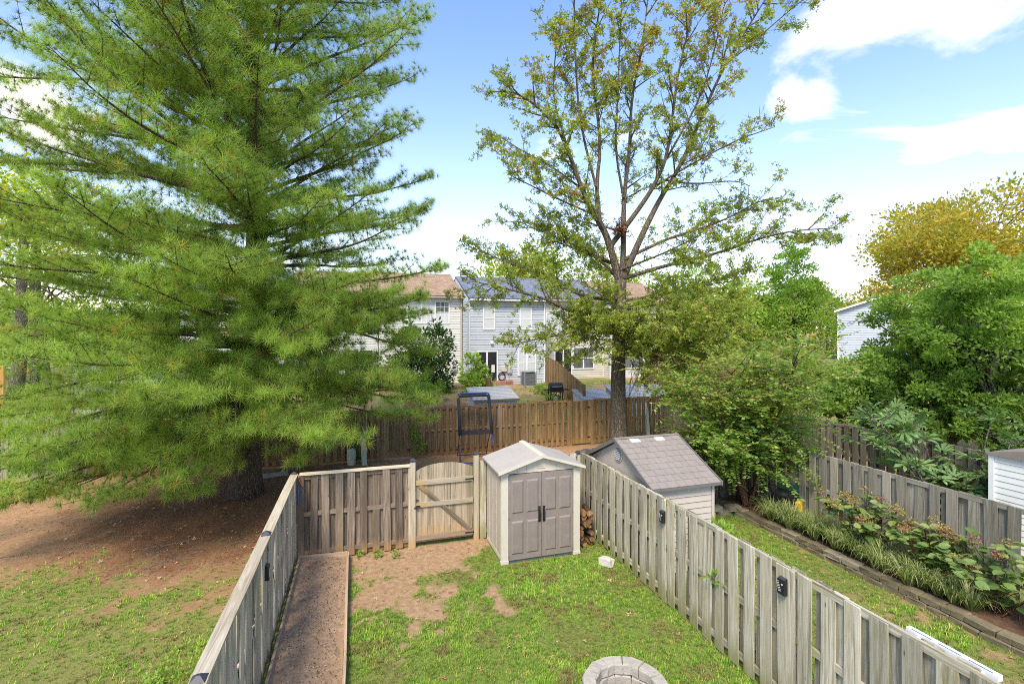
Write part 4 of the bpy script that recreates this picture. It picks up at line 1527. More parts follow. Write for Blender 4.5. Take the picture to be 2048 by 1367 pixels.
tan = townhouse('tan sided townhouse behind the oak tree', xb1 + .03, xb1 + cw, CY + .3, 1.2, 6.95, 8.9, 'tan_side', 'roof_dark', side=False)
(xa, za), (xb, zb) = on(1110, 770, CY + .3), on(1142, 697, CY + .3)
d = MB().box(xa - .08, xa, CY + .23, CY + .281, za, zb + .08).box(xb, xb + .08, CY + .23, CY + .281, za, zb + .08).box(xa, xb, CY + .23, CY + .281, zb, zb + .08).build('sliding_door', 'white', tan)
xm = (xa + xb) / 2
MB().box(xm - .05, xm + .05, CY + .24, CY + .28, za, zb).build('door_stile', 'white', d)
MB().box(xa, xm - .051, CY + .265, CY + .2805, za, zb).build('pane', 'glass_dark', d)
MB().box(xm + .051, xb, CY + .265, CY + .2805, za, zb).build('pane', 'glass_dark', d)
window(tan, xb1 + .9, xb1 + 2.1, 4.6, 6.0, CY + .3, 'blind')
window(tan, xb1 + 3.4, xb1 + 4.6, 4.6, 6.0, CY + .3, 'blind')
window(tan, xb1 + 3.0, xb1 + 4.6, 2.0, 3.5, CY + .3, 'glass_mid', cols=2)
w2 = townhouse('cream sided townhouse seen through the crape myrtle leaves', xb1 + cw + .03, xb1 + 2 * cw, CY - .5, 1.2, 6.8, 8.7, 'cream_side', 'roof_brown')
window(w2, xb1 + cw + .9, xb1 + cw + 2.1, 4.5, 5.9, CY - .5, 'blind')
window(w2, xb1 + cw + 1.0, xb1 + cw + 2.8, 2.0, 3.6, CY - .5, 'glass_mid', cols=2)

# the far gable to the right, turned so that its end wall faces the yard
gq = dpt(1675, 650, 58)
ge = dpt(1675, 622, 58).z
gr = dpt(1737, 604, 58).z + .2
ww = 7.6
t = thing('gabled_house', 'far pale grey sided house gable between the trees', 'house', (gq.x, gq.y, 0), -R(56))
lap_wall(0, ww, 0.9, ge, 0, 'grey_side', 'wall', t, cours=.2)
gm = MB().prism([(0, ge + .001), (ww, ge + .001), (ww / 2, gr)], 'y', 0, .2).build('gable', 'grey_side', t)
z = ge + .001
while z < gr - .1:
    f0 = (z - ge) / (gr - ge)
    f1 = min(1, (z + .19 - ge) / (gr - ge))
    mm = MB()
    mm.quadstrip([(ww / 2 * f0, -.03, z), (ww - ww / 2 * f0, -.03, z), (ww - ww / 2 * f1, -.004, z + .19), (ww / 2 * f1, -.004, z + .19)])
    mm.build('siding_board', 'grey_side', gm)
    z += .2
for s_ in (0, 1):
    xe = -.3 if s_ == 0 else ww + .3
    q = [(xe, -.4, ge - .12), (ww / 2, -.4, gr + .05), (ww / 2, 9, gr + .05), (xe, 9, ge - .12)]
    q2 = [(xe, -.45, ge - .17), (ww / 2, -.45, gr), (ww / 2, -.401, gr), (xe, -.401, ge - .17)]
    if s_:
        q = [q[1], q[0], q[3], q[2]]
        q2 = [q2[1], q2[0], q2[3], q2[2]]
    MB().hexa(q + [(a_, b_, c_ + .16) for a_, b_, c_ in q]).build('roof', 'roof_dark', t)
    MB().hexa(q2 + [(a_, b_, c_ + .22) for a_, b_, c_ in q2]).build('rake_board', 'white', t)
MB().box(-.02, .12, -.06, .1, .9, ge).build('corner_board', 'white', t)
MB().box(.05, ww - .05, .2, 9, .9, ge - .2).build('rear_wall', 'grey_side', t)


# ------------------------------------------------------------------ things in the yards behind
def low_shed(label, pxl, pxr, py_eave, py_top, Y, depth, mat='metal_roof', wall='pale_wall', nrib=9):
    a_ = ypt(pxl, py_eave, Y)
    b_ = ypt(pxr, py_eave, Y)
    zt = ypt((pxl + pxr) / 2, py_top, Y + depth).z
    g = float(gz(a_.x, Y))
    t = thing('low_shed', label, 'shed', (a_.x, Y, g - .05))
    w = b_.x - a_.x
    ez = a_.z - g + .05
    tz = zt - g + .05
    MB().prism([(0.08, 0), (depth - .05, 0), (depth - .05, tz - .06), (.08, ez - .07)], 'x', .08, w - .08).build('body', wall, t)
    L = math.hypot(depth + .1, tz - ez)
    an = math.atan2(tz - ez, depth)
    rf = MB().box(0, w, 0, L, -.03, 0).build('roof', mat, t, (0, -.05, ez), (an, 0, 0))
    for i in range(nrib):
        f = (i + .5) / nrib
        MB().box(.01, w - .01, L * f - .03, L * f + .03, .0005, .02).build('roof_rib', 'pale_wall', rf)
    MB().box(-.01, w + .01, -.075, -.052, ez - .07, ez + .01).build('fascia', 'shingle_edge', t)
    return t


low_shed('low shed with ribbed pale roof behind the rebounder net', 947, 1039, 800, 773, 21.6, 1.7)
low_shed('low shed with ribbed pale roof left of the oak trunk behind the far fence', 1168, 1228, 800, 777, 21.9, 1.5)
low_shed('low shed with ribbed pale roof right of the oak trunk behind the far fence', 1238, 1346, 797, 768, 22.3, 1.6)

p = ypt(1057, 781, 29.4)
g = float(gz(p.x, 29.4))
t = thing('air_conditioner', 'grey outdoor air conditioner beside the blue house wall', 'air conditioner', (p.x, 29.4, g), 0)
MB().box(-.36, .36, -.36, .36, 0, .05).build('base', 'meter', t)
MB().box(-.33, .33, -.33, .33, .05, .86).build('core', 'black', t)
for i in range(15):
    MB().box(-.37, .37, -.37, .37, .08 + i * .05, .105 + i * .05).build('louvre', 'ac', t)
for sx in (-1, 1):
    for sy in (-1, 1):
        MB().box(sx * .375 - .03, sx * .375 + .03, sy * .375 - .03, sy * .375 + .03, .0, .9).build('corner_post', 'ac', t)
MB().lathe([(.40, .87), (.40, .93), (.34, .95), (.3, .93)], 20).build('fan_shroud', 'ac', t)

p = ypt(1111, 795, 24.6)
g = float(gz(p.x, 24.6))
t = thing('barbecue_grill', 'black barbecue grill on a cart by the orange brown divider fence', 'grill', (p.x, 24.6, g), R(-8))
m = MB().prism([(-.27, 0), (.27, 0), (.27, .12), (.17, .28), (-.05, .33), (-.22, .24), (-.27, .12)], 'x', -.36, .36)
m.build('lid', 'black', t, (0, 0, .92))
MB().box(-.38, .38, -.29, .29, .76, .915).build('firebox', 'black', t)
MB().tube([(-.26, -.3, 1.05), (-.26, -.36, 1.07), (.26, -.36, 1.07), (.26, -.3, 1.05)], .016, 8).build('lid_handle', 'meter', t)
for s in (-1, 1):
    MB().box(s * .55 - .16, s * .55 + .16, -.24, .24, .86, .9).build('side_shelf', 'black', t)
for sx in (-.33, .33):
    for sy in (-.24, .24):
        MB().box(sx - .022, sx + .022, sy - .022, sy + .022, .05, .76).build('leg', 'black', t)
MB().box(-.36, .36, -.26, .26, .12, .16).build('bottom_shelf', 'black', t)
MB().lathe([(.15, .17), (.16, .2), (.16, .45), (.1, .52), (.05, .56)], 14).build('gas_bottle', 'meter', t)
for s in (-1, 1):
    MB().lathe([(.08, -.02), (.09, 0), (.08, .02)], 12).build('wheel', 'black', t, (s * .36, .2, .09), (0, R(90), 0))

# divider fences between the yards behind, stepping down with the slope
def slope_fence(label, x0, y0, x1, y1, mat, h, seed):
    p0, p1 = Vector((x0, y0, 0)), Vector((x1, y1, 0))
    L = (p1 - p0).length
    t = thing('divider_fence', label, 'fence', (x0, y0, 0), math.atan2(y1 - y0, x1 - x0))
    n = int(L / .16)
    r = random.Random(seed)
    for i in range(n):
        x = (i + .5) * L / n
        w = p0.lerp(p1, (i + .5) / n)
        g = float(gz(w.x, w.y))
        place('board', get_board(.12, .018, 1.8, mat, r.randrange(5)), t, (x, -.03, g + .02), (0, 0, 0), (1, 1, (h + r.uniform(-.02, .02)) / 1.8))
    k = max(1, round(L / 2.4))
    for i in range(k + 1):
        w = p0.lerp(p1, i / k)
        g = float(gz(w.x, w.y))
        place('post', get_board(.092, .092, h, mat, 7), t, (min(max(L * i / k, .06), L - .06), .035, g))
        if i < k:
            w2_ = p0.lerp(p1, (i + 1) / k)
            g2 = float(gz(w2_.x, w2_.y))
            for z in (.35, h - .2):
                timber('rail', t, (L * i / k + .06, .0, g + z), (L * (i + 1) / k - .06, .0, g2 + z), .088, .036, mat, 0, math.pi / 2)
    return t


slope_fence('orange brown divider fence running from the tan house wall past the barbecue grill', ypt(1090, 700, 30.0).x, 29.9, ypt(1165, 760, 22.6).x, 22.4, 'w_far2', 1.75, 1)
slope_fence('low weathered divider fence beside the sapling and sliding door', ypt(960, 700, 29).x - .25, 30.0, ypt(985, 760, 25).x, 25.2, 'w_far', 1.2, 2)
slope_fence('red brown divider fence seen through the crape myrtle branches', 19.2, 30.2, 19.6, 19.4, 'w_red', 2.0, 3)
slope_fence('red brown fence panel behind the low sheds and oak', 16.0, 25.5, 23.5, 25.5, 'w_red', 2.0, 4)
slope_fence('bright orange new fence behind the ivy covered trunks', -23.0, 27.5, -15.2, 27.5, 'w_orange', 1.9, 5)

# grey bin behind the net, blue bin far left
def bin_(name, label, x, y, mat, s=1.0):
    g = float(gz(x, y))
    t = thing(name, label, 'bin', (x, y, g), .2)
    MB().hexa([(-.24 * s, -.28 * s, .05), (.24 * s, -.28 * s, .05), (.24 * s, .28 * s, .05), (-.24 * s, .28 * s, .05), (-.3 * s, -.35 * s, 1.0 * s), (.3 * s, -.35 * s, 1.0 * s), (.3 * s, .35 * s, 1.0 * s), (-.3 * s, .35 * s, 1.0 * s)]).build('body', mat, t)
    MB().hexa([(-.32 * s, -.38 * s, 1.002 * s), (.32 * s, -.38 * s, 1.002 * s), (.32 * s, .38 * s, 1.002 * s), (-.32 * s, .38 * s, 1.002 * s), (-.26 * s, -.3 * s, 1.08 * s), (.26 * s, -.3 * s, 1.08 * s), (.26 * s, .3 * s, 1.08 * s), (-.26 * s, .3 * s, 1.08 * s)]).build('lid', mat, t)
    for s_ in (-1, 1):
        MB().lathe([(.1, -.03), (.11, 0), (.1, .03)], 12).build('wheel', 'black', t, (s_ * .27 * s, .25 * s, .11), (0, R(90), 0))
    return t


p = ypt(930, 800, 21.3)
bin_('rubbish_bin', 'grey wheeled bin behind the rebounder net and far fence', p.x, 21.3, 'greybin', .95)
p = ypt(160, 715, 40)
bin_('rubbish_bin', 'blue wheeled bin beyond the tan shed behind the pine', p.x, 40, 'bluebin', 1.1)

# tan shed with shingle roof at the left behind the pine
pl = ypt(134, 765, 21.5)
g = float(gz(pl.x, 21.5))
t = thing('storage_shed', 'tan shed with dark shingled roof behind the pine branches', 'shed', (pl.x, 21.5, g - .05))
w_, dpt_, hh = 3.6, 2.8, pl.z - g + .05
MB().box(.1, w_ - .1, .08, dpt_, 0, hh - .04).build('wall', 'tan_side', t)
for x in (.08, 1.2, 2.4, w_ - .16):
    MB().box(x, x + .08, .04, .079, 0, hh - .04).build('wall_trim', 'gutter', t)
an = math.atan2(.75, dpt_ / 2 + .1)
L = math.hypot(.75, dpt_ / 2 + .1)
MB().box(0, w_, 0, L, -.06, 0).build('roof', 'roof_dark', t, (0, -.08, hh + .03), (an, 0, 0))
MB().box(0, w_, 0, L, -.06, 0).build('roof', 'roof_dark', t, (w_, dpt_ + .12, hh + .03), (an, 0, math.pi))
MB().prism([(.1, hh - .041), (dpt_ - .02, hh - .041), (dpt_ / 2, hh + .66)], 'x', .11, .2).build('gable', 'tan_side', t)
MB().prism([(.1, hh - .041), (dpt_ - .02, hh - .041), (dpt_ / 2, hh + .66)], 'x', w_ - .2, w_ - .11).build('gable', 'tan_side', t)
MB().box(-.012, w_ + .012, -.11, -.082, hh - .06, hh + .035).build('fascia', 'white', t)

# patio of brick behind the far fence
pa = Vector((3.0, 24.0, 0))
z0 = float(gz(4.2, 25.2)) + .06
o = thing('brick_patio', 'red brick patio with low wall behind the far fence', 'patio', (2.9, 22.6, z0))
MB().box(0, 3.2, 0, 4.6, -.35, 0).build('paving', 'brick', o)
MB().box(0, .8, -.3, -.002, -.4, .16).build('edge_step', 'brick', o)
MB().box(-.6, .0 - .003, 2.5, 3.4, -.4, .5).build('planter_wall', 'brick', o)


# ------------------------------------------------------------------ vegetation
def curve(p, d, L, n, up=0.0, wander=.15, r=None):
    """polyline from p, along d, bending up (or down)"""
    r = r or random
    p = Vector(p)
    d = Vector(d).normalized()
    pts = [p.copy()]
    st = L / n
    for i in range(n):
        d = (d + Vector((r.gauss(0, wander), r.gauss(0, wander), r.gauss(0, wander) + up)) * (1.0 / n) * 3).normalized()
        p = p + d * st
        pts.append(p.copy())
    return pts


def taper(r0, r1, n):
    return [r0 + (r1 - r0) * (i / (n - 1)) ** .8 for i in range(n)]


def resample(pts, step):
    out_ = [pts[0]]
    for a_, b_ in zip(pts[:-1], pts[1:]):
        L = (b_ - a_).length
        n = max(1, int(L / step))
        for i in range(1, n + 1):
            out_.append(a_.lerp(b_, i / n))
    return out_


def smooth_pts(pts, it=2):
    for _ in range(it):
        q = [pts[0]]
        for a_, b_ in zip(pts[:-1], pts[1:]):
            q += [a_.lerp(b_, .25), a_.lerp(b_, .75)]
        q.append(pts[-1])
        pts = q
    return pts


# ---- the pine
def build_pine():
    R_ = random.Random(21)
    t = thing('pine_tree', 'tall white pine with long bright green needle sprays', 'pine tree', (PINE[0], PINE[1], 0))
    base = Vector((0, 0, 0))
    Ht = 21.5
    tm = MB()
    pts, rad = [], []
    for i in range(24):
        f = i / 23
        z = f * Ht - .1
        pts.append((.55 * f + .10 * math.sin(f * 6), .12 * math.sin(f * 5), z))
        rad.append(.335 * (1 - f) ** .85 + .035 + .16 * math.exp(-max(z, 0) / .35))
    tm.tube(pts, rad, 16)
    tm.build('trunk', 'bark_pine', t, smooth=True)

    def tp(z):
        f = (z + .1) / Ht
        return Vector((.55 * f + .10 * math.sin(f * 6), .12 * math.sin(f * 5), z))
    bm = MB()
    P, D, S, Cc = [], [], [], []

    def tuft(pp, pd, tint, yel, sz=1.0):
        P.append(tuple(pp))
        D.append(tuple((pd + Vector((0, 0, .15))).normalized()))
        S.append(R_.uniform(.175, .25) * sz)
        c = R_.random()
        col = np.array((.235, .34, .05)) if c < .55 else (np.array((.325, .42, .075)) if c < .85 else np.array((.145, .245, .045)))
        if R_.random() < .04 + .06 * yel:
            col = np.array((.34, .27, .05))
        Cc.append(col * tint * R_.uniform(.72, 1.38))

    def branch(pts, L, dense=1.0):
        n = len(pts) - 1
        bm.tube(pts, taper(.03 + .009 * L, .006, n + 1), 6, False)
        tint = np.array([1, 1, 1.0]) * R_.uniform(.82, 1.2)
        yel = R_.random() * .6
        s = .13 * L
        side = 1
        while s < L:
            f = s / L
            i = min(int(f * n), n - 1)
            q = pts[i].lerp(pts[i + 1], f * n - i)
            tg = (pts[i + 1] - pts[i]).normalized()
            lat = tg.cross(Vector((0, 0, 1))).normalized() * side
            an = R_.uniform(.5, 1.0)
            sd = (tg * math.cos(an) + lat * math.sin(an) + Vector((0, 0, R_.uniform(-.18, .34)))).normalized()
            sl = (.34 * L * (1 - f) ** .7 + .26) * R_.uniform(.6, 1.15) * (.7 if f < .25 else 1)
            ns = max(3, int(sl / .19))
            w = [q.copy()]
            dd = sd.copy()
            for j in range(ns):
                dd = (dd + Vector((R_.gauss(0, .10), R_.gauss(0, .10), R_.gauss(.03, .07)))).normalized()
                w.append(w[-1] + dd * (sl / ns))
            bm.tube([w[0], w[len(w) // 2], w[-1]], [.011, .007, .004], 3, False)
            j0 = 1 if f > .35 else max(1, int(ns * .35))
            for j in range(j0, ns + 1):
                bd = (w[j] - w[j - 1]).normalized()
                tuft(w[j], bd, tint, yel)
                for q_ in range(2 if R_.random() < .6 * dense else 1):
                    lt = bd.cross(Vector((0, 0, 1))).normalized() * R_.choice((-1, 1))
                    pd = (bd * .7 + lt * R_.uniform(.5, 1.1) + Vector((0, 0, R_.uniform(-.25, .6)))).normalized()
                    tuft(w[j] + pd * R_.uniform(.08, .24), pd, tint, yel)
            side = -side
            s += R_.uniform(.17, .26)
        for q_ in range(4):
            tuft(pts[-1], (pts[-1] - pts[-2]).normalized() + Vector((R_.gauss(0, .3), R_.gauss(0, .3), R_.gauss(.1, .3))), tint, yel)

    z = 3.1
    k = 0
    while z < Ht - .6:
        nb_ = 6 if z < 12 else 5
        a0 = k * 2.4 + R_.uniform(-.3, .3)
        for b in range(nb_):
            az = a0 + 2 * math.pi * b / nb_ + R_.uniform(-.28, .28)
            zz_ = z + R_.uniform(-.25, .25)
            L = (6.0 if zz_ < 11 else 6.0 - (zz_ - 11) * .42) * R_.uniform(.72, 1.06)
            dx, dy = math.cos(az), math.sin(az)
            if dx > .4:
                L *= .92
            if dy > .5:
                L *= .85
            el = R_.uniform(-.05, .16) if zz_ < 5 else (R_.uniform(.05, .32) if zz_ < 8 else R_.uniform(.28, .62))
            n = 14
            p = tp(zz_)
            pts = [p.copy()]
            d = Vector((dx * math.cos(el), dy * math.cos(el), math.sin(el)))
            sag = -.022 if zz_ < 8 else -.012
            for i in range(n):
                f = i / n
                d = (d + Vector((R_.gauss(0, .05), R_.gauss(0, .05), R_.gauss(0, .03) + (sag if f < .55 else .055)))).normalized()
                p = p + d * (L / n)
                pts.append(p.copy())
            branch(pts, L, 1.0 if dy < .4 else .6)
        z += R_.uniform(.5, .64) if z < 12 else R_.uniform(.55, .7)
        k += 1
    # boughs reaching out towards the yard at mid height
    for i in range(15):
        az = -1.57 + R_.uniform(-.95, .75)
        zz_ = 4.2 + i * .62
        L = R_.uniform(4.2, 5.6) * (1 if zz_ < 9 else .88)
        el = R_.uniform(.05, .25) if zz_ < 8 else R_.uniform(.3, .5)
        pts = curve(tp(zz_), (math.cos(az) * math.cos(el), math.sin(az) * math.cos(el), math.sin(el)), L, 14, .02, .05, R_)
        branch(pts, L, 1.1)
    # the low skirt of boughs that hangs over the open ground and the fence corner
    org = Vector((PINE[0], PINE[1], 0))
    for (px, py, D_) in ((695, 878, 11.3), (610, 915, 11.8), (385, 985, 10.6), (270, 990, 10.8), (120, 985, 10.2), (10, 1010, 10.4), (-120, 960, 10.5), (850, 805, 12.8), (838, 840, 13.6),
                         (790, 760, 11.6), (470, 860, 10.0), (320, 905, 10.0), (560, 790, 10.2), (215, 870, 9.8), (60, 860, 9.6), (640, 830, 11.0), (-60, 800, 9.8), (420, 920, 11.2), (180, 930, 11.3), (720, 800, 14.5), (90, 780, 12), (-20, 985, 9.6), (180, 1000, 9.6), (60, 930, 10.6), (-60, 890, 10.4), (330, 960, 9.7), (140, 890, 11.4), (260, 840, 12.2), (20, 830, 11.5), (380, 800, 9.3), (240, 760, 9.4), (-100, 1010, 9.4),
                         (-60, 150, 14.0), (-20, 230, 13.0), (-80, 320, 13.5), (-60, 420, 12.6), (30, 470, 13.4), (-90, 540, 12.0), (60, 610, 11.5), (-30, 680, 11.0), (40, 330, 14.5), (120, 560, 10.8),
                         (868, 540, 13.2), (835, 600, 13.6), (775, 590, 12.2), (805, 670, 13.0), (715, 640, 11.6), (640, 600, 10.8), (850, 700, 14.0), (600, 690, 10.2), (700, 720, 12.2)):
        tip = dpt(px, py, D_) - org
        st = tp(max(1.9, tip.z + (R_.uniform(.3, .8) if tip.z < 5 else -R_.uniform(.5, 1.6))))
        L = (tip - st).length
        mid = st.lerp(tip, .5) + Vector((R_.gauss(0, .2), R_.gauss(0, .2), .22))
        pts = smooth_pts([st, st.lerp(mid, .6) + Vector((0, 0, .1)), mid, mid.lerp(tip, .55) - Vector((0, 0, .05)), tip], 2)
        branch(pts, L, 1.2)
    # dead twigs low on the trunk
    for i in range(14):
        az = R_.uniform(0, 6.28)
        zz_ = R_.uniform(2.2, 6)
        pts = curve(tp(zz_), (math.cos(az), math.sin(az), .1), R_.uniform(1, 2.4), 6, -.05, .2, R_)
        bm.tube(pts, taper(.02, .004, len(pts)), 4, False)
    bm.build('branches', 'bark_pine', t, smooth=True)
    P = np.array(P)
    D = np.array(D)
    S = np.array(S)
    Cc = np.array(Cc)
    # tuft of needles
    vs, fs, bc = [], [], []
    nn = 28
    r2 = np.random.default_rng(5)
    for i in range(nn):
        th = math.acos(1 - (i + .5) / nn * 1.18)
        ph = i * 2.39996
        d = np.array((math.sin(th) * math.cos(ph), math.cos(th), math.sin(th) * math.sin(ph)))
        d[2] -= .06
        ln = r2.uniform(.8, 1.08)
        sd = np.cross(d, r2.normal(size=3))
        sd /= np.linalg.norm(sd)
        b = len(vs)
        wv = .019
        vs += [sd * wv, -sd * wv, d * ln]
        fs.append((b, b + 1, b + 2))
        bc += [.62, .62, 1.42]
    fr = frames(D, .25, (0, 0, 1))
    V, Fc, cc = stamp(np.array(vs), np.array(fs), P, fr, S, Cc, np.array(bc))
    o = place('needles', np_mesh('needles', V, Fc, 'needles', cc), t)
    o['kind'] = 'stuff'
    print('pine tufts', len(P), 'tris', len(Fc))
    return t


build_pine()


# ---- the oak
def build_oak():
    R_ = random.Random(5)
    D0 = 19.2
    base = dpt(1236, 903, D0)
    base.z = 0
    t = thing('oak_tree', 'tall open pin oak with bare forked limbs and thin yellow green leaves', 'oak tree', base)
    wood = MB()

    def PX(px, py, dd):
        return dpt(px, py, D0 + dd) - base
    trunk = [Vector((0, 0, -.1)), Vector((0, 0, .6))] + [PX(x, y, 0) for x, y in ((1236, 800), (1237, 700), (1239, 620), (1242, 560))]
    tr = smooth_pts(trunk, 1)
    MB().tube(tr, [.335 + .12 * math.exp(-max(0, p.z) / .4) - .018 * p.z for p in tr], 16).build('trunk', 'bark_oak', t, smooth=True)
    # main limbs: (pixels, depth at tip, base radius, leafiness)
    limbs = [
        ([(1241, 575), (1216, 474), (1190, 430), (1163, 377), (1139, 307), (1111, 246), (1045, 189), (1000, 180)], -1.2, .17, 1.0),
        ([(1200, 450), (1192, 373), (1203, 285), (1181, 132), (1198, 22), (1215, -70)], .8, .11, .9),
        ([(1192, 373), (1160, 250), (1150, 120), (1148, 0), (1150, -60)], -.5, .06, .9),
        ([(1243, 570), (1247, 505), (1247, 395), (1260, 298), (1262, 200), (1285, 90), (1300, -40)], .4, .15, .7),
        ([(1222, 490), (1269, 430), (1308, 373), (1334, 316), (1348, 211), (1356, 145), (1383, 35), (1400, -40)], -.8, .12, .7),
        ([(1246, 556), (1286, 465), (1321, 395), (1361, 333), (1400, 240), (1448, 132), (1514, 26), (1560, -50)], .9, .15, .75),
        ([(1308, 373), (1380, 330), (1470, 281), (1549, 254)], -.6, .05, .5),
        ([(1330, 360), (1387, 369), (1470, 360), (1500, 372)], .8, .045, .35),
        ([(1245, 520), (1295, 496), (1343, 474), (1405, 456), (1462, 434), (1520, 400), (1560, 395)], 1.2, .085, .9),
        ([(1248, 556), (1330, 531), (1427, 509), (1514, 478), (1585, 461), (1668, 456)], -1.4, .10, .95),
        ([(1232, 548), (1181, 505), (1111, 474), (1067, 456), (1030, 440)], .9, .07, .8),
        ([(1163, 377), (1100, 330), (1040, 300), (985, 262)], 1.1, .05, 1.0),
        ([(1139, 307), (1105, 200), (1110, 110), (1120, 40)], -1.0, .05, 1.0),
        ([(1190, 430), (1120, 400), (1060, 370), (1020, 350)], -1.4, .05, .8),
        ([(1223, 625), (1144, 626), (1093, 597), (1025, 580), (945, 562)], -1.6, .11, 1.3),
        ([(1222, 600), (1150, 588), (1080, 545), (1000, 520), (960, 500)], 1.5, .09, 1.2),
        ([(1228, 660), (1180, 655), (1120, 670), (1060, 680), (1030, 690)], -1.2, .06, 1.0),
        ([(1247, 694), (1310, 702), (1384, 706), (1440, 720)], -1.0, .08, 1.1),
        ([(1248, 600), (1330, 590), (1400, 570), (1480, 560)], 1.6, .07, 1.2),
        ([(1246, 640), (1310, 640), (1390, 650), (1460, 660), (1520, 690)], -1.6, .08, 1.4),
        ([(1247, 660), (1320, 655), (1400, 625), (1470, 610)], -.4, .07, 1.4),
        ([(1247, 395), (1230, 300), (1235, 200), (1240, 80), (1245, -30)], -1.5, .06, .8),
        ([(1448, 132), (1500, 90), (1580, 20), (1620, -10)], .4, .04, .9),
        ([(1334, 316), (1400, 200), (1430, 100), (1450, 0)], -1.0, .05, .7),
    ]
    P, D, S = [], [], []
    TW = []

    def spawn(pts, r0, leafy, start=.25):
        n = len(pts)
        Ltot = sum((b_ - a_).length for a_, b_ in zip(pts[:-1], pts[1:]))
        s = start * Ltot
        acc = 0
        for a_, b_ in zip(pts[:-1], pts[1:]):
            seg = (b_ - a_).length
            while s < acc + seg:
                f = (s - acc) / seg
                p = a_.lerp(b_, f)
                tg = (b_ - a_).normalized()
                rel = s / Ltot
                rv = Vector((R_.gauss(0, 1), R_.gauss(0, 1), R_.gauss(0.1, .8)))
                pr = (rv - tg * rv.dot(tg)).normalized()
                d = (tg * .75 + pr * R_.uniform(.5, 1.0)).normalized()
                L = R_.uniform(.8, 2.4) * (1 - .45 * rel)
                c = curve(p, d, L, 5, R_.uniform(-.02, .06), .14, R_)
                wood.tube(c, taper(max(.012, r0 * .28), .005, len(c)), 4, False)
                twigs(c, leafy)
                s += R_.uniform(.2, .4)
            acc += seg

    def twigs(c, leafy):
        for i in range(1, len(c)):
            for q in range(R_.choice((1, 2, 2))):
                rv = Vector((R_.gauss(0, 1), R_.gauss(0, 1), R_.gauss(.15, .8)))
                tg = (c[i] - c[i - 1]).normalized()
                d = (tg * .6 + rv * .5).normalized()
                L = R_.uniform(.2, .55)
                w = [c[i], c[i] + d * L * .5 + Vector((R_.gauss(0, .03),) * 3), c[i] + d * L]
                TW.append(w)
                if R_.random() > .66 * leafy + .2:
                    continue
                for z in range(R_.choice((9, 13, 17))):
                    f = R_.uniform(.2, 1.05)
                    pp = w[0].lerp(w[2], f) + Vector((R_.gauss(0, .07), R_.gauss(0, .07), R_.gauss(0, .06)))
                    P.append(tuple(pp))
                    dv = d * .5 + Vector((R_.gauss(0, .7), R_.gauss(0, .7), R_.gauss(-.15, .5)))
                    D.append(tuple(dv))
                    S.append(R_.uniform(.105, .175))

    for px, dd, r0, lf in limbs:
        n = len(px)
        pts = [PX(x, y, dd * (i / (n - 1)) ** 1.1) for i, (x, y) in enumerate(px)]
        pts = smooth_pts(pts, 2)
        wood.tube(pts, taper(r0, .012, len(pts)), 8, False)
        spawn(pts, r0, lf)
    # limbs reaching towards and away from the viewer
    for i in range(26):
        az = R_.uniform(0, 6.28)
        z = R_.uniform(4.3, 9.5)
        if i < 16:
            z = R_.uniform(3.7, 6.4)
        x0 = PX(1240, HOR - (z - CAM_H) / D0 * F_PX, 0)
        L = R_.uniform(2.2, 4.0) if z > 6.4 else R_.uniform(2.6, 4.6)
        el = .35 if z > 6.4 else R_.uniform(-.05, .15)
        ydir = math.sin(az)
        if z < 6.4 and math.cos(az) < -.1:
            L *= .55
        pts = curve(x0, (math.cos(az) * .9, ydir, el), L, 9, .02 if z > 6.4 else -.02, .13, R_)
        wood.tube(pts, taper(.055, .01, len(pts)), 6, False)
        spawn(pts, .05, .8 if z > 6.4 else 1.3, .2)
    # hanging bare twigs low down on the right
    for i in range(26):
        z = R_.uniform(3.3, 5.2)
        p = PX(R_.uniform(1255, 1380), R_.uniform(690, 740), R_.uniform(-1.5, 1.0))
        c = curve(p, (R_.uniform(.0, 1.2), R_.uniform(-.5, .5), -.6), R_.uniform(1.2, 2.6), 7, -.06, .17, R_)
        wood.tube(c, taper(.014, .004, len(c)), 4, False)
        for j in range(2, len(c)):
            TW.append([c[j], c[j] + Vector((R_.gauss(0, .1), R_.gauss(0, .1), -.15)), c[j] + Vector((R_.gauss(0, .22), R_.gauss(0, .2), -R_.uniform(.2, .5)))])
    for w in TW:
        wood.tube(w, [.006, .005, .003], 3, False)
    wood.build('limbs', 'bark_oak', t, smooth=True)
    # a few pale dead sticks
    dm = MB()
    for px in ([(1155, 560), (1122, 595), (1120, 650), (1117, 700)], [(1190, 600), (1188, 640), (1176, 690), (1180, 730)], [(1265, 640), (1290, 700), (1310, 770), (1330, 830)], [(1330, 600), (1345, 680), (1390, 740), (1410, 790)]):
        pts = smooth_pts([PX(x, y, -1.6) for x, y in px], 2)
        dm.tube(pts, taper(.018, .006, len(pts)), 5, False)
    dm.build('dead_sticks', 'twig_pale', t, smooth=True)
    P = np.array(P)
    D = np.array(D)
    S = np.array(S)
    k = len(P)
    blot = fbm(P[:, 0] * 1.0 + P[:, 1], P[:, 2], .7, 12, 3)
    pal = [(5, (.27, .33, .055)), (3, (.18, .255, .046)), (4, (.36, .38, .07))]
    cols = pick(pal, k)
    orange = pick([(2, (.42, .25, .08)), (2, (.36, .30, .08)), (1, (.44, .19, .09))], k)
    hgt = np.clip((P[:, 2] - 5.5) / 9, 0, 1)
    mask = rng.random(k) < (.03 + .42 * sstep(.50, .70, blot) * (.08 + .92 * hgt) + .06 * hgt)
    cols[mask] = orange[mask]
    o = place('leaves', leaf_mesh('leaves', P, D, S, cols, 'leaf', True, (0, 0, 1), .7), t)
    o['kind'] = 'stuff'
    print('oak leaves', k)
    # leaf nest in the fork
    c = PX(1240, 460, -.3)
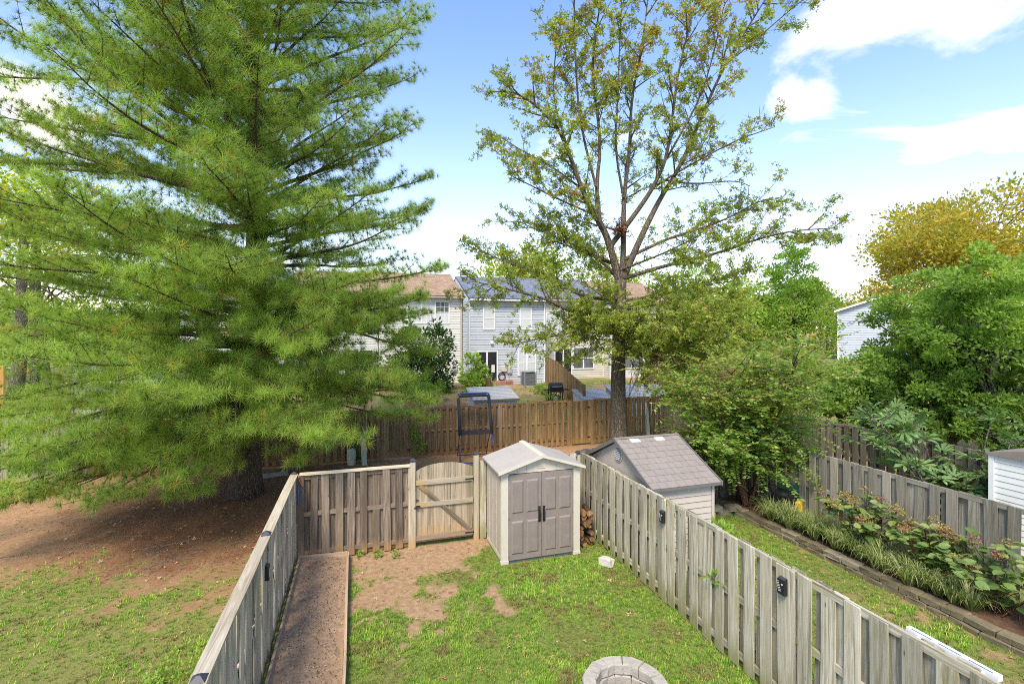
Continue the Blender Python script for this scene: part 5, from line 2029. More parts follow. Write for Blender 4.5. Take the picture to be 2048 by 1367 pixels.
    nk = 260
    pp = rng.normal(size=(nk, 3)) * np.array((.16, .16, .15)) + np.array(c)
    nest = tag(place('squirrel_nest', leaf_mesh('squirrel_nest', pp, rng.normal(size=(nk, 3)), rng.uniform(.1, .17, nk), pick([(2, (.14, .07, .035)), (1, (.24, .13, .07))], nk), 'dryleaf', True)), 'round brown leaf nest wedged in the oak fork', 'nest')
    nest.location = base
    return t


build_oak()


# ---- generic leafy trees and bushes
def leafy(name, label, cat, base, blobs, nleaf, size, pal, mat='leaf', trunk=None, sub=46, subr=.26, lobed=False, group=None, barkm='bark_grey', shell=.55, upb=.35, droop=0.0, seed=0):
    """blobs: list of (centre, radii) in world; trunk: (height, radius) or None"""
    global rng
    keep = rng
    rng = np.random.default_rng(100 + seed)
    R_ = random.Random(seed)
    base = Vector(base)
    t = thing(name, label, cat, base, 0, group)
    P, Dr, Cl = [], [], []
    vol = [b[1][0] * b[1][1] * b[1][2] for b in blobs]
    ctrs = []
    for (c, rad), v in zip(blobs, vol):
        c = np.array(c) - np.array(base)
        rad = np.array(rad, float)
        ns = max(8, int(sub * (v / max(vol)) ** .6))
        n_each = max(6, int(nleaf * v ** .8 / sum(q ** .8 for q in vol) / ns))
        dirs = unit(rng.normal(size=(ns, 3)))
        rr = (shell + (1 - shell) * rng.random((ns, 1)) ** .6) * rng.uniform(.82, 1.1, (ns, 1))
        sc_ = c + dirs * rr * rad
        for s_, dd in zip(sc_, dirs):
            sr = rad.mean() * subr * rng.uniform(.6, 1.35)
            q = unit(rng.normal(size=(n_each, 3))) * (rng.random((n_each, 1)) ** .45) * sr * np.array((1.15, 1.15, .8))
            P.append(s_ + q)
            dv = unit(q + 1e-6) * .9 + dd * .35 + rng.normal(size=(n_each, 3)) * .45
            dv[:, 2] += upb - droop
            Dr.append(dv)
            Cl.append(pick(pal, 1, .05) * .55 + pick(pal, n_each, .16) * .45)
            ctrs.append(s_)
    P = np.concatenate(P)
    Dr = np.concatenate(Dr)
    Cl = np.concatenate(Cl)
    ok = P[:, 2] > .02
    P, Dr, Cl = P[ok], Dr[ok], Cl[ok]
    o = place('crown', leaf_mesh('crown', P, Dr, rng.uniform(.7, 1.25, len(P)) * size, Cl, mat, lobed, (0, 0, 1), .8), t)
    o['kind'] = 'stuff'
    if trunk:
        h, r0 = trunk
        wood = MB()
        tp_ = [Vector((R_.gauss(0, .02) * i, R_.gauss(0, .02) * i, h * i / 5 - (.1 if i == 0 else 0))) for i in range(6)]
        wood.tube(tp_, [r0 * (1.25 if i == 0 else 1 - .07 * i) for i in range(6)], 10)
        wood.build('trunk', barkm, t, smooth=True)
        lm = MB()
        for s_ in R_.sample(ctrs, min(len(ctrs), 34)):
            s_ = Vector(s_)
            st = tp_[R_.choice((3, 4, 5, 5))]
            mid = st.lerp(s_, .5) + Vector((R_.gauss(0, .12), R_.gauss(0, .12), .1 * (s_ - st).length))
            pts = smooth_pts([st, mid, s_], 2)
            lm.tube(pts, taper(r0 * .38, r0 * .05, len(pts)), 5, False)
        lm.build('limbs', barkm, t, smooth=True)
    rng = keep
    return t


G_DK = [(4, (0.121, 0.205, 0.040)), (3, (0.186, 0.293, 0.053)), (1.5, (0.280, 0.392, 0.069))]
G_MID = [(4, (0.215, 0.329, 0.060)), (3, (0.299, 0.427, 0.076)), (1, (0.140, 0.241, 0.046))]
G_YEL = [(4, (0.316, 0.388, 0.052)), (3, (0.416, 0.445, 0.060)), (2, (0.215, 0.301, 0.046)), (1, (0.573, 0.487, 0.072))]
G_ORG = [(4, (0.544, 0.388, 0.065)), (3, (0.373, 0.344, 0.057)), (2, (0.600, 0.416, 0.072)), (2, (0.244, 0.272, 0.052))]
G_LIME = [(4, (0.272, 0.401, 0.065)), (3, (0.358, 0.459, 0.078)), (1, (0.172, 0.287, 0.052))]


def gbase(x, y):
    return (x, y, float(gz(x, y)))


def blob(px, py, D, rx, ry, rz_):
    c = dpt(px, py, D)
    return ((c.x, c.y, c.z), (rx, ry, rz_))


# evergreen shrub before the cream house
c = dpt(848, 720, 28.5)
leafy('magnolia', 'dense dark glossy evergreen tree in front of the cream house', 'tree', gbase(c.x, c.y),
      [blob(870, 700, 28.5, 1.25, 1.2, 1.5), blob(822, 690, 28.5, 1.1, 1.1, 1.5), blob(850, 745, 28.3, 1.7, 1.5, 1.5), blob(795, 735, 28.6, 1.1, 1.1, 1.2), blob(845, 780, 28.0, 1.6, 1.4, .8)],
      7500, .21, [(4, (.035, .085, .016)), (3, (.06, .12, .022)), (1, (.16, .19, .03))], 'leaf_glossy', (1.2, .12), 50, .3, seed=1)
c = dpt(845, 790, 26)
leafy('flower_bush', 'low green bush with red flowers before the evergreen tree', 'bush', gbase(c.x, c.y), [blob(845, 785, 26, 1.0, .8, .8), blob(872, 775, 26, .5, .5, .6)], 1500, .14, G_MID + [(.35, (.5, .03, .02))], 'leaf', None, 26, .34, seed=2)
c = dpt(948, 770, 27.6)
leafy('sapling', 'bright green sapling beside the sliding door of the blue house', 'sapling', gbase(c.x, c.y), [blob(948, 742, 27.6, .75, .6, .95), blob(952, 765, 27.4, .9, .7, .6)], 900, .26, G_LIME, 'leaf', (1.3, .05), 22, .34, seed=3)
# grass tuft plants near the air conditioner
for i, (px, py, D, s) in enumerate(((1083, 783, 28.6, .55), (1105, 790, 26.5, .6))):
    c = dpt(px, py, D)
    leafy('weed_clump', 'leafy weed clump growing between the air conditioner and barbecue grill', 'weeds', gbase(c.x, c.y), [((c.x, c.y, float(gz(c.x, c.y)) + s * .4), (s, s, s * .6))], 500, .14, G_LIME, 'leaf', None, 14, .4, group='weeds by the air conditioner', seed=30 + i)
# vine on the far fence and on the pedestal
c = ypt(834, 885, 18.5)
leafy('climbing_vine', 'small green vine growing up the far fence beside the plank gate', 'vine', (c.x, 18.52, 0), [((c.x, 18.5, .55), (.30, .10, .42)), ((c.x - .1, 18.52, 1.1), (.18, .07, .4))], 420, .09, G_MID, 'leaf', None, 18, .4, seed=4)
c = gpt(716, 925)
leafy('climbing_vine', 'dark vine between the utility pedestal and its marker post', 'vine', (c.x, c.y, 0), [((c.x, c.y + .05, .45), (.16, .12, .42))], 420, .085, G_DK, 'leaf', None, 16, .42, seed=5)

# trees behind the houses
def far_tree(name, label, px, D, py_top, py_mid, wpx, pal, n, size, seed, conical=False, sub=40, subr=.27):
    c = dpt(px, py_mid, D)
    top = dpt(px, py_top, D).z
    w = wpx / F_PX * D / 2
    h = (top - c.z)
    g = gbase(c.x, c.y)
    bl = []
    R_ = random.Random(seed)
    if conical:
        for i in range(6):
            f = i / 5
            bl.append(((c.x + R_.gauss(0, .1), c.y, c.z - .3 * h + f * h * 1.15), (w * (1 - f * .8) + .3, w * (1 - f * .8) + .3, h * .24)))
    else:
        bl.append(((c.x, c.y, c.z), (w * .8, w * .8, h * .85)))
        for i in range(6):
            an = R_.uniform(0, 6.28)
            bl.append(((c.x + math.cos(an) * w * .55, c.y + math.sin(an) * w * .4, c.z + R_.uniform(-.55, .35) * h), (w * .5, w * .5, h * .5)))
        bl.append(((c.x, c.y, c.z - h * .9), (w * .75, w * .75, h * .6)))
    return leafy(name, label, 'tree', g, bl, n, size, pal, 'leaf', (max(1.5, c.z - g[2]), .22), sub, subr, seed=seed)


far_tree('background_tree', 'yellow green tree rising behind the blue roofed house', 1060, 44, 470, 560, 260, G_YEL, 7000, .34, 41)
far_tree('background_tree', 'yellow green tree directly behind the upper fork of the oak', 1210, 47, 485, 570, 200, G_YEL, 5000, .34, 42)
far_tree('background_tree', 'bright lime green tree right of the oak trunk in the background', 1390, 42, 500, 610, 270, G_LIME + [(2, (.27, .29, .05))], 8000, .32, 43)
far_tree('background_tree', 'airy pale green tree between the oak limb and the pointed green tree', 1510, 46, 490, 590, 160, G_LIME, 5000, .32, 44)
far_tree('background_tree', 'pointed dark green tree standing above the crape myrtle', 1590, 44, 480, 600, 165, G_MID, 15000, .25, 45, True)
far_tree('background_tree', 'small golden green tree beside the far grey gable', 1655, 72, 556, 620, 90, G_YEL, 3000, .36, 46)
far_tree('maple_tree', 'large golden orange maple crown standing against the sky', 1950, 34, 365, 480, 400, G_ORG + [(4, (.30, .32, .06)), (2, (.46, .40, .07))], 34000, .27, 47, False, 95, .28)
far_tree('maple_tree', 'lower olive gold maple behind the far grey gable', 1745, 66, 555, 600, 110, G_ORG, 3500, .4, 48)
far_tree('background_tree', 'yellow leafed tree at the far left behind the pine', 70, 30, 400, 520, 360, G_YEL, 6500, .22, 49)
far_tree('background_tree', 'tall thin leafed tree standing behind the pine trunk', 420, 34, 380, 560, 300, G_YEL + G_MID, 5000, .24, 50)
far_tree('background_tree', 'green tree at the far left beyond the tan shed', 250, 46, 560, 660, 360, G_MID + G_YEL, 5000, .34, 51)
far_tree('background_tree', 'dark green tree far left behind the ivy covered trunks', -120, 32, 430, 620, 400, G_MID, 6000, .26, 52)

# big leafy trees at the right
def right_tree(name, label, px, py, D, rx, rz_, pal, n, size, seed, droop=.2, extra=()):
    c = dpt(px, py, D)
    g = gbase(c.x, c.y)
    R_ = random.Random(seed)
    bl = [((c.x, c.y, c.z), (rx * .8, rx * .8, rz_ * .8))]
    for i in range(7):
        an = i * .9 + R_.uniform(0, .5)
        bl.append(((c.x + math.cos(an) * rx * .62, c.y + math.sin(an) * rx * .55, c.z + R_.uniform(-.6, .55) * rz_), (rx * .45, rx * .45, rz_ * .42)))
    bl += list(extra)
    return leafy(name, label, 'tree', g, bl, n, size, pal, 'leaf', (max(1.2, c.z - 1), .16), 44, .24, seed=seed, droop=droop)


right_tree('leafy_tree', 'broad mid green leafy tree behind the dark shaded fence', 1885, 690, 18.5, 2.7, 2.9, G_MID + [(1.2, (.24, .34, .07))], 26000, .15, 61)
right_tree('leafy_tree', 'dense green tree with broad leaves above the fig', 1990, 650, 16.0, 2.7, 2.6, G_MID, 22000, .15, 62)
right_tree('leafy_tree', 'pale green leafy shrub tree behind the crape myrtle crown', 1680, 775, 22, 2.4, 2.2, G_LIME + G_MID, 15000, .16, 63)
right_tree('leafy_tree', 'dark green bushy tree overhanging the dark fence', 1900, 800, 17.2, 2.6, 1.7, G_DK, 13000, .15, 64)
right_tree('leafy_tree', 'dark green bushy tree between the dark fence and the far fence', 1740, 800, 19.5, 2.2, 1.5, G_DK + G_MID, 11000, .15, 65)
right_tree('leafy_tree', 'low dark green bush filling the ground behind the white shed', 2010, 835, 15.5, 1.7, 1.0, G_DK, 7000, .15, 67)
right_tree('leafy_tree', 'green tree growing past the white sided shed', 2200, 680, 17.0, 3.0, 2.8, G_MID, 11000, .16, 66)

# the wood beyond the houses, one mass
g2 = np.random.default_rng(77)
P_, C_ = [], []
for i in range(420):
    an = g2.uniform(-1.25, 1.45)
    dd = g2.uniform(74, 98)
    cx_, cy_ = math.sin(an) * dd, math.cos(an) * dd
    h_ = 7.5 + 3.5 * vnoise(an * 6, 0.0, 1.0, 8) + g2.uniform(-1.2, 1.2)
    q = unit(g2.normal(size=(70, 3))) * (g2.random((70, 1)) ** .4) * np.array((3.0, 3.0, h_ * .5)) + np.array((cx_, cy_, 1.0 + h_ * .5))
    P_.append(q)
    C_.append(pick([G_MID, G_YEL, G_LIME, G_ORG][g2.choice(4, p=(.5, .25, .15, .1))], 1, .05) * .6 + pick(G_MID, 70) * .4)
P_ = np.concatenate(P_)
o = place('far_wood', leaf_mesh('far_wood', P_, g2.normal(size=P_.shape), g2.uniform(.6, 1.1, len(P_)), np.concatenate(C_), 'leaf'))
tag(o, 'distant band of mixed green and yellow trees beyond the houses', 'woodland', None, 'stuff')


# ---- crape myrtle: many stems, drooping sprays of paired leaves
def build_crape():
    R_ = random.Random(9)
    base = gpt(1495, 1006, .25)
    t = thing('crape_myrtle', 'multi stemmed crape myrtle with drooping leafy sprays and a few white blooms', 'crape myrtle', (base.x, base.y, .22))
    wood = MB()
    P, D, S = [], [], []
    FL = []

    def spray(p, d, L, up):
        c = curve(p, d, L, 7, up, .12, R_)
        c2 = resample(c, .055)
        for i in range(2, len(c2)):
            tg = (c2[i] - c2[i - 1]).normalized()
            lat = tg.cross(Vector((0, 0, 1)))
            lat = lat.normalized() if lat.length > .05 else Vector((1, 0, 0))
            for s in (-1, 1):
                P.append(tuple(c2[i]))
                D.append(tuple(lat * s + tg * .5 + Vector((R_.gauss(0, .15), R_.gauss(0, .15), R_.gauss(-.05, .2)))))
                S.append(R_.uniform(.085, .13))
        return c

    trunks = [((-.05, 0, 0), (-.10, .05, 1), .075), ((.06, .03, 0), (.35, -.1, 1), .06), ((0, -.05, 0), (.1, -.35, 1), .055), ((-.05, .05, 0), (-.42, -.1, 1), .055), ((.05, .05, 0), (.25, .4, 1), .05), ((-.02, .05, 0), (-.2, .35, 1), .05)]
    for (b, d, r0) in trunks:
        st = curve(b, d, R_.uniform(2.9, 4.1), 11, .01, .09, R_)
        wood.tube(st, taper(r0, .022, len(st)), 8, False)
        for i in range(3, len(st)):
            for q in range(3):
                az = R_.uniform(0, 6.28)
                dd = Vector((math.cos(az), math.sin(az), R_.uniform(.15, .9)))
                L = R_.uniform(.8, 1.9)
                br = curve(st[i], dd, L, 6, R_.uniform(-.10, .0), .13, R_)
                wood.tube(br, taper(.018, .007, len(br)), 5, False)
                for j in range(1, len(br)):
                    for w in range(3):
                        rv = Vector((R_.gauss(0, 1), R_.gauss(0, 1), R_.gauss(.1, .6)))
                        tg = (br[j] - br[j - 1]).normalized()
                        spray(br[j], tg * .6 + rv * .6, R_.uniform(.3, .75), R_.uniform(-.2, .0))
                if st[i].z > 1.6 and R_.random() < .22:
                    FL.append(br[-1])
    # long hanging sprays on the near side
    for i in range(26):
        az = R_.uniform(-2.6, .6)
        p = Vector((math.cos(az) * R_.uniform(.4, 1.3), math.sin(az) * R_.uniform(.4, 1.2), R_.uniform(1.1, 2.4)))
        spray(p, (math.cos(az), math.sin(az), -.1), R_.uniform(.6, 1.2), -.16)
    wood.build('stems', 'bark_crape', t, smooth=True)
    P = np.array(P)
    k = len(P)
    cols = pick([(5, (.18, .29, .055)), (3, (.25, .35, .07)), (1.4, (.34, .39, .08)), (.3, (.48, .33, .12))], k)
    top = np.array(P)[:, 2] > 2.6
    sel = top & (rng.random(k) < .28)
    cols[sel] = pick([(1, (.30, .25, .06)), (1, (.22, .25, .05))], int(sel.sum()))
    o = place('leaves', leaf_mesh('leaves', P, np.array(D), np.array(S), cols, 'leaf', False, (0, 0, 1), .45), t)
    o['kind'] = 'stuff'
    print('crape leaves', k)
    if FL:
        pp = np.concatenate([rng.normal(size=(16, 3)) * .055 + np.array(f) for f in FL])
        o = place('blossoms', leaf_mesh('blossoms', pp, rng.normal(size=(len(pp), 3)), np.full(len(pp), .045), pick([(1, (.75, .66, .62))], len(pp), .08), 'leaf'), t)
        o['kind'] = 'stuff'


build_crape()


# ---- fig tree with large palmate leaves, each leaf a part
def build_fig():
    R_ = random.Random(31)
    base = Vector((13.35, 7.85, 0))
    t = thing('fig_tree', 'fig tree with large lobed pale green leaves beside the white shed', 'fig tree', base)
    vs, fs = [], []
    for an, ln, w in ((0, 1.0, .13), (.62, .9, .12), (-.62, .9, .12), (1.25, .66, .10), (-1.25, .66, .10)):
        b = len(vs)
        c, s = math.cos(an), math.sin(an)
        for (x, y, z) in ((-.05, .1, 0), (.05, .1, 0), (w * .75, ln * .45, .04), (w, ln * .75, .02), (0, ln, -.10), (-w, ln * .75, .02), (-w * .75, ln * .45, .04)):
            vs.append((x * c + y * s, -x * s + y * c, z - .06 * abs(an)))
        fs.append(tuple(b + i for i in range(7)))
    me = bpy.data.meshes.new('leaf')
    me.from_pydata(vs, [], fs)
    me.materials.append(M['figleaf'])
    me.update()
    wood = MB()
    tips = []
    for i in range(11):
        az = R_.uniform(0, 6.28)
        c = curve((R_.gauss(0, .1), R_.gauss(0, .1), -.05), (math.cos(az) * .55, math.sin(az) * .55, 1), R_.uniform(2.1, 3.4), 8, -.005, .1, R_)
        wood.tube(c, taper(.035, .012, len(c)), 6, False)
        for j in range(3, len(c)):
            tips.append((c[j], (c[j] - c[j - 1]).normalized()))
            for q in range(2):
                az2 = R_.uniform(0, 6.28)
                b = curve(c[j], (math.cos(az2), math.sin(az2), .35), R_.uniform(.4, .9), 4, -.02, .12, R_)
                wood.tube(b, taper(.012, .006, len(b)), 5, False)
                tips += [(b[2], (b[2] - b[1]).normalized()), (b[4], (b[4] - b[3]).normalized())]
    br = wood.build('branches', 'bark_grey', t, smooth=True)
    R_.shuffle(tips)
    n = 0
    for p, d in tips:
        for q in range(3):
            if n >= 290:
                break
            rv = Vector((R_.gauss(0, 1), R_.gauss(0, 1), R_.gauss(.15, .35))).normalized()
            dirn = (d * .4 + rv).normalized()
            nrm = Vector((R_.gauss(0, .35), R_.gauss(0, .35), 1))
            x = dirn.cross(nrm).normalized()
            z = x.cross(dirn).normalized()
            s = R_.uniform(.28, .42)
            o = place('leaf', me, br)
            mt = Matrix((x, dirn, z)).transposed().to_4x4()
            o.matrix_local = Matrix.Translation(p + dirn * .06) @ mt @ Matrix.Scale(s, 4)
            n += 1
    print('fig leaves', n)


build_fig()


# ---- hydrangeas: broad leaves as parts, brown flower heads
def ovate(nx=1.0):
    vs = [(0, 0, 0), (-.26, .2, .05), (-.36, .48, .07), (-.24, .78, .03), (0, 1.0, -.06), (.24, .78, .03), (.36, .48, .07), (.26, .2, .05), (0, .5, 0)]
    fs = [(0, 8, 1), (1, 8, 2), (2, 8, 3), (3, 8, 4), (4, 8, 5), (5, 8, 6), (6, 8, 7), (7, 8, 0)]
    me = bpy.data.meshes.new('leaf')
    me.from_pydata(vs, [], [tuple(reversed(f)) for f in fs])
    me.materials.append(M['hydleaf'])
    me.update()
    return me


OV = ovate()


def hydrangea(label, x, y, z, rx, ry, h, nleaf, seed, heads):
    R_ = random.Random(seed)
    g = np.random.default_rng(seed)
    t = thing('hydrangea', label, 'hydrangea', (x, y, z))
    wood = MB()
    tips = []
    for i in range(26):
        az = R_.uniform(0, 6.28)
        rr = math.sqrt(R_.random())
        tip = Vector((math.cos(az) * rr * rx, math.sin(az) * rr * ry, h * (1 - .42 * rr * rr) * R_.uniform(.75, 1.05)))
        b = Vector((R_.gauss(0, .08), R_.gauss(0, .12), -.03))
        pts = smooth_pts([b, b.lerp(tip, .5) + Vector((0, 0, .12)), tip], 2)
        wood.tube(pts, taper(.010, .005, len(pts)), 4, False)
        tips.append((tip, pts))
    st = wood.build('stems', 'bark_crape', t, smooth=True)
    n = 0
    while n < nleaf:
        tip, pts = R_.choice(tips)
        f = R_.random() ** .6
        k = min(int(f * (len(pts) - 1)), len(pts) - 2)
        p = pts[k].lerp(pts[k + 1], R_.random())
        if p.z < h * .12:
            continue
        az = R_.uniform(0, 6.28)
        dirn = Vector((math.cos(az), math.sin(az), R_.uniform(-.35, .45))).normalized()
        out_ = Vector((p.x / rx, p.y / ry, 0)) * .45
        nrm = Vector((R_.gauss(0, .3), R_.gauss(0, .3), 1)) + out_
        xx = dirn.cross(nrm).normalized()
        zz_ = xx.cross(dirn).normalized()
        s = R_.uniform(.12, .205)
        o = place('leaf', OV, st)
        o.matrix_local = Matrix.Translation(p + dirn * .05) @ Matrix((xx, dirn, zz_)).transposed().to_4x4() @ Matrix.Scale(s, 4)
        n += 1
    for i in range(heads):
        tip, pts = tips[i % len(tips)]
        kf = 60
        q = unit(g.normal(size=(kf, 3))) * np.array((.085, .085, .055)) + np.array(tip) + np.array((R_.gauss(0, .06), R_.gauss(0, .06), .05))
        pal = [(2, (.32, .23, .07)), (1, (.25, .15, .06)), (1, (.36, .31, .10))] if R_.random() < .8 else [(2, (.34, .15, .09)), (1, (.26, .11, .07))]
        o = place('flower_head', leaf_mesh('flower_head', q, g.normal(size=(kf, 3)), np.full(kf, .042), pick(pal, kf), 'hydflower', False), t)
        o['kind'] = 'stuff'
    return t


hydrangea('large hydrangea with brown flower heads behind the striped grass clumps', 9.98, 7.55, .25, .78, 1.0, 1.2, 298, 1, 26)
hydrangea('hydrangea with broad green leaves near the low end of the stone wall', 9.98, 5.25, .25, .8, .95, 1.15, 298, 2, 10)
hydrangea('smaller hydrangea with rusty heads between two larger hydrangeas', 10.0, 6.35, .25, .75, .75, 1.0, 298, 3, 16)
hydrangea('hydrangea at the cut off end of the planted bed', 9.95, 3.9, .25, .65, .8, 1.1, 240, 4, 8)


# ---- striped grass clumps (liriope)
def grass_clump(label, x, y, z, n, L, seed, group):
    g = np.random.default_rng(seed)
    vs, fs, cs = [], [], []
    for i in range(n):
        az = g.uniform(0, 6.28)
        d = np.array((math.cos(az), math.sin(az)))
        r0 = g.uniform(0, .08)
        ln = L * g.uniform(.6, 1.1)
        out_ = g.uniform(.5, 1.15)
        w = g.uniform(.007, .012)
        sd = np.array((-d[1], d[0], 0)) * w
        b = len(vs)
        col = np.array((.22, .28, .08)) if g.random() < .4 else (np.array((.42, .43, .20)) if g.random() < .65 else np.array((.15, .21, .06)))
        for k, f in enumerate((0, .3, .6, .85, 1)):
            hz_ = ln * (math.sin(f * 1.9 * out_ + .05)) * (1.05 - .45 * out_)
            hx = r0 + ln * out_ * f * .85
            c = np.array((d[0] * hx, d[1] * hx, max(.01, hz_ * 1.2 if f < .95 else hz_ * 1.05)))
            ww = (1 - .85 * f) if f > .5 else 1
            vs += [c - sd * ww, c + sd * ww]
            cs += [col, col]
        for k in range(4):
            fs += [(b + 2 * k, b + 2 * k + 1, b + 2 * k + 3), (b + 2 * k, b + 2 * k + 3, b + 2 * k + 2)]
    t = thing('striped_grass', label, 'ornamental grass', (x, y, z), 0, group)
    o = place('blades', np_mesh('blades', np.array(vs), np.array(fs), 'grass', np.array(cs)), t)
    o['kind'] = 'stuff'


R_ = random.Random(3)
for i in range(22):
    f = i / 21
    grass_clump('clump of striped arching grass planted along the mossy stone wall', 9.5 + R_.uniform(-.06, .14) + (.34 if i % 3 == 0 else 0), 9.6 - 3.6 * f + R_.uniform(-.08, .08), .19, 120, .60, 400 + i, 'striped grass clumps in the stone bed')
for i in range(4):
    grass_clump('clump of striped arching grass in front of the smaller hydrangea', 9.58 + R_.uniform(-.04, .08), 6.1 - .22 * i, .19, 95, .52, 440 + i, 'striped grass before the hydrangeas')


# ---- small plants
def sprig(label, x, y, z, h, n, size, pal, seed):
    leafy('seedling', label, 'plant', (x, y, z), [((x, y, z + h * .55), (h * .55, h * .55, h * .55))], n, size, pal, 'leaf', None, 9, .5, seed=seed)


for i, px in enumerate((720, 755, 788)):
    p = gpt(px, 1112)
    sprig('small weed sprouting from the dirt at the foot of the brown fence', p.x, p.y - .05, 0, .13, 60, .06, G_MID, 500 + i)
for o in [o for o in bpy.data.objects if o.name.startswith('seedling') and o.parent is None]:
    o['group'] = 'weeds along the brown fence foot'
p = gpt(1470, 1062, 1.5)
sprig('young leafy plant rising behind the side fence near the shingled shed', RX + .45, 6.6, 1.25, .35, 240, .10, G_LIME, 510)
leafy('tall_weed', 'tall green weed growing behind the side fence beside the shingled shed', 'plant', (RX + .5, 6.75, 0), [((RX + .5, 6.75, .9), (.25, .25, .75))], 500, .1, G_LIME, 'leaf', (1.5, .012), 16, .4, seed=511)
o = [o for o in bpy.data.objects if o.name.startswith('seedling') and o.get('label', '').startswith('young leafy')][0]
o.location.z = 1.25
sprig('small leafy shoot poking through the gaps of the side fence', RX - .05, 6.12, .95, .24, 60, .09, G_MID, 512)

p = gpt(385, 1345)
leafy('low_weeds', 'low patch of broad leaf weeds at the outer foot of the capped fence', 'weeds', (p.x, p.y, 0), [((p.x, p.y, .03), (.55, .75, .09)), ((p.x - .5, p.y - .5, .03), (.5, .5, .08))], 1500, .065, G_LIME, 'leaf', None, 40, .35, seed=513)
# ivy and trunks at the far left
for i, (px, D, r0, lean, lab) in enumerate(((28, 24.0, .38, .06, 'thick ivy covered trunk at the far left behind the grey fence'), (64, 26.0, .20, .02, 'thin ivy covered trunk beside the orange fence'), (92, 27.5, .24, -.05, 'leaning ivy covered trunk nearest the tan shed'))):
    c = dpt(px, 800, D)
    g = gbase(c.x, c.y)
    t = thing('ivy_trunk', lab, 'tree', g)
    pts = [Vector((lean * z + .1 * math.sin(z * .6 + i), .05 * math.sin(z), z)) for z in np.linspace(-.1, 9.5, 16)]
    MB().tube(pts, taper(r0 * .85, r0 * .4, 16), 12).build('trunk', 'bark_grey', t, smooth=True)
    k = 1100
    zz_ = rng.uniform(.2, 7.5, k)
    an = rng.uniform(0, 6.28, k)
    keep_ = vnoise(an * 1.2, zz_, 1.1, 15 + i) > .5
    zz_, an = zz_[keep_], an[keep_]
    rr = r0 * .9 + rng.uniform(.02, .22, len(zz_))
    pp = np.stack([lean * zz_ + .1 * np.sin(zz_ * .6 + i) + rr * np.cos(an), .05 * np.sin(zz_) + rr * np.sin(an), zz_], -1)
    dv = np.stack([np.cos(an), np.sin(an), rng.normal(size=len(an)) * .5], -1)
    o = place('ivy', leaf_mesh('ivy', pp, dv, rng.uniform(.12, .2, len(pp)), pick(G_DK, len(pp)), 'leaf_glossy', False, (0, 0, 1), .8), t)
    o['kind'] = 'stuff'
    k2 = 2600
    top = np.array(pts[-1])
    pp = rng.normal(size=(k2, 3)) * np.array((1.5, 1.5, 1.2)) + top
    o = place('crown', leaf_mesh('crown', pp, rng.normal(size=(k2, 3)), rng.uniform(.15, .3, k2), pick(G_YEL, k2), 'leaf'), t)
    o['kind'] = 'stuff'

# ------------------------------------------------------------------ grass, fallen leaves, roots
def scatter_grass(name, label, n, x0, x1, y0, y1, seed, hgt=.05, pal=None, cond=None):
    g = np.random.default_rng(seed)
    x = g.uniform(x0, x1, n)
    y = g.uniform(y0, y1, n)
    gm_, mm_, cm_ = masks(x, y)
    ok = g.random(n) < gm_ * .95 + .02
    if cond is not None:
        ok &= cond(x, y)
    x, y = x[ok], y[ok]
    k = len(x)
    z = gz(x, y) - .004
    vs, fs = [], []
    for i in range(5):
        an = i * 1.26 + .3
        le = .35 + .5 * ((i * 37) % 10) / 10
        w = .085
        h = 1.0 - .35 * ((i * 53) % 10) / 10
        b = len(vs)
        d = np.array((math.cos(an), math.sin(an), 0))
        s = np.array((-math.sin(an), math.cos(an), 0)) * w
        o0 = d * .12
        vs += [o0 - s, o0 + s, o0 + d * le + np.array((0, 0, h))]
        fs.append((b, b + 1, b + 2))
    fr = np.zeros((k, 3, 3))
    an = g.uniform(0, 6.28, k)
    fr[:, 0, 0] = np.cos(an)
    fr[:, 0, 1] = np.sin(an)
    fr[:, 1, 0] = -np.sin(an)
    fr[:, 1, 1] = np.cos(an)
    fr[:, 2, 2] = 1
    patch = fbm(x, y, 1.3, 33, 3)
    dry = fbm(x, y, 2.6, 37, 3)
    cols = pick([(4, (.19, .34, .036)), (3, (.28, .42, .05)), (2, (.11, .24, .03)), (1.6, (.42, .39, .10))], k, .28)
    cols = cols * (0.66 + .72 * patch)[:, None]
    sel = g.random(k) < .85 * sstep(.54, .68, dry)
    cols[sel] = pick([(2, (.30, .25, .10)), (1, (.24, .17, .07)), (1, (.22, .23, .06))], int(sel.sum()))
    V, Fc, cc = stamp(np.array(vs), np.array(fs), np.stack([x, y, z], -1), fr, hgt * g.uniform(.5, 1.7, k) * (.5 + 1.0 * patch), cols, np.array([.75, .75, 1.15] * 5))
    o = place(name, np_mesh(name, V, Fc, 'grass', cc))
    tag(o, label, 'grass', None, 'stuff')
    print(name, len(Fc))


def own(x, y):
    bed = (x < -.17)
    shed = (x > 2.7) & (x < 4.55) & (y > 9.55)
    pit = np.hypot(x - PCX, y - PCY) < .56
    return ~(bed | shed | pit)


scatter_grass('lawn_grass', 'patchy green lawn grass around the fire pit and beige shed', 44000, -.17, RX - .02, 3.6, 10.9, 1, .040, cond=own)
scatter_grass('rough_grass', 'thin grass on the open ground left of the capped fence', 54000, -11.5, LX - .08, 4.5, 17, 2, .042)
scatter_grass('neighbour_grass', 'strip of grass between the side fence and the stone wall', 17000, RX + .05, 9.24, 2.5, 10.6, 3, .045, cond=lambda x, y: ~((x < 6.9) & (y > 8.1)))
scatter_grass('back_grass', 'grass behind the arched gate', 6500, -1, 10, 11.1, 18.4, 4, .06)
scatter_grass('far_grass', 'grass in the yards behind the far fence', 5000, -16, 18, 19.2, 30.5, 5, .10)

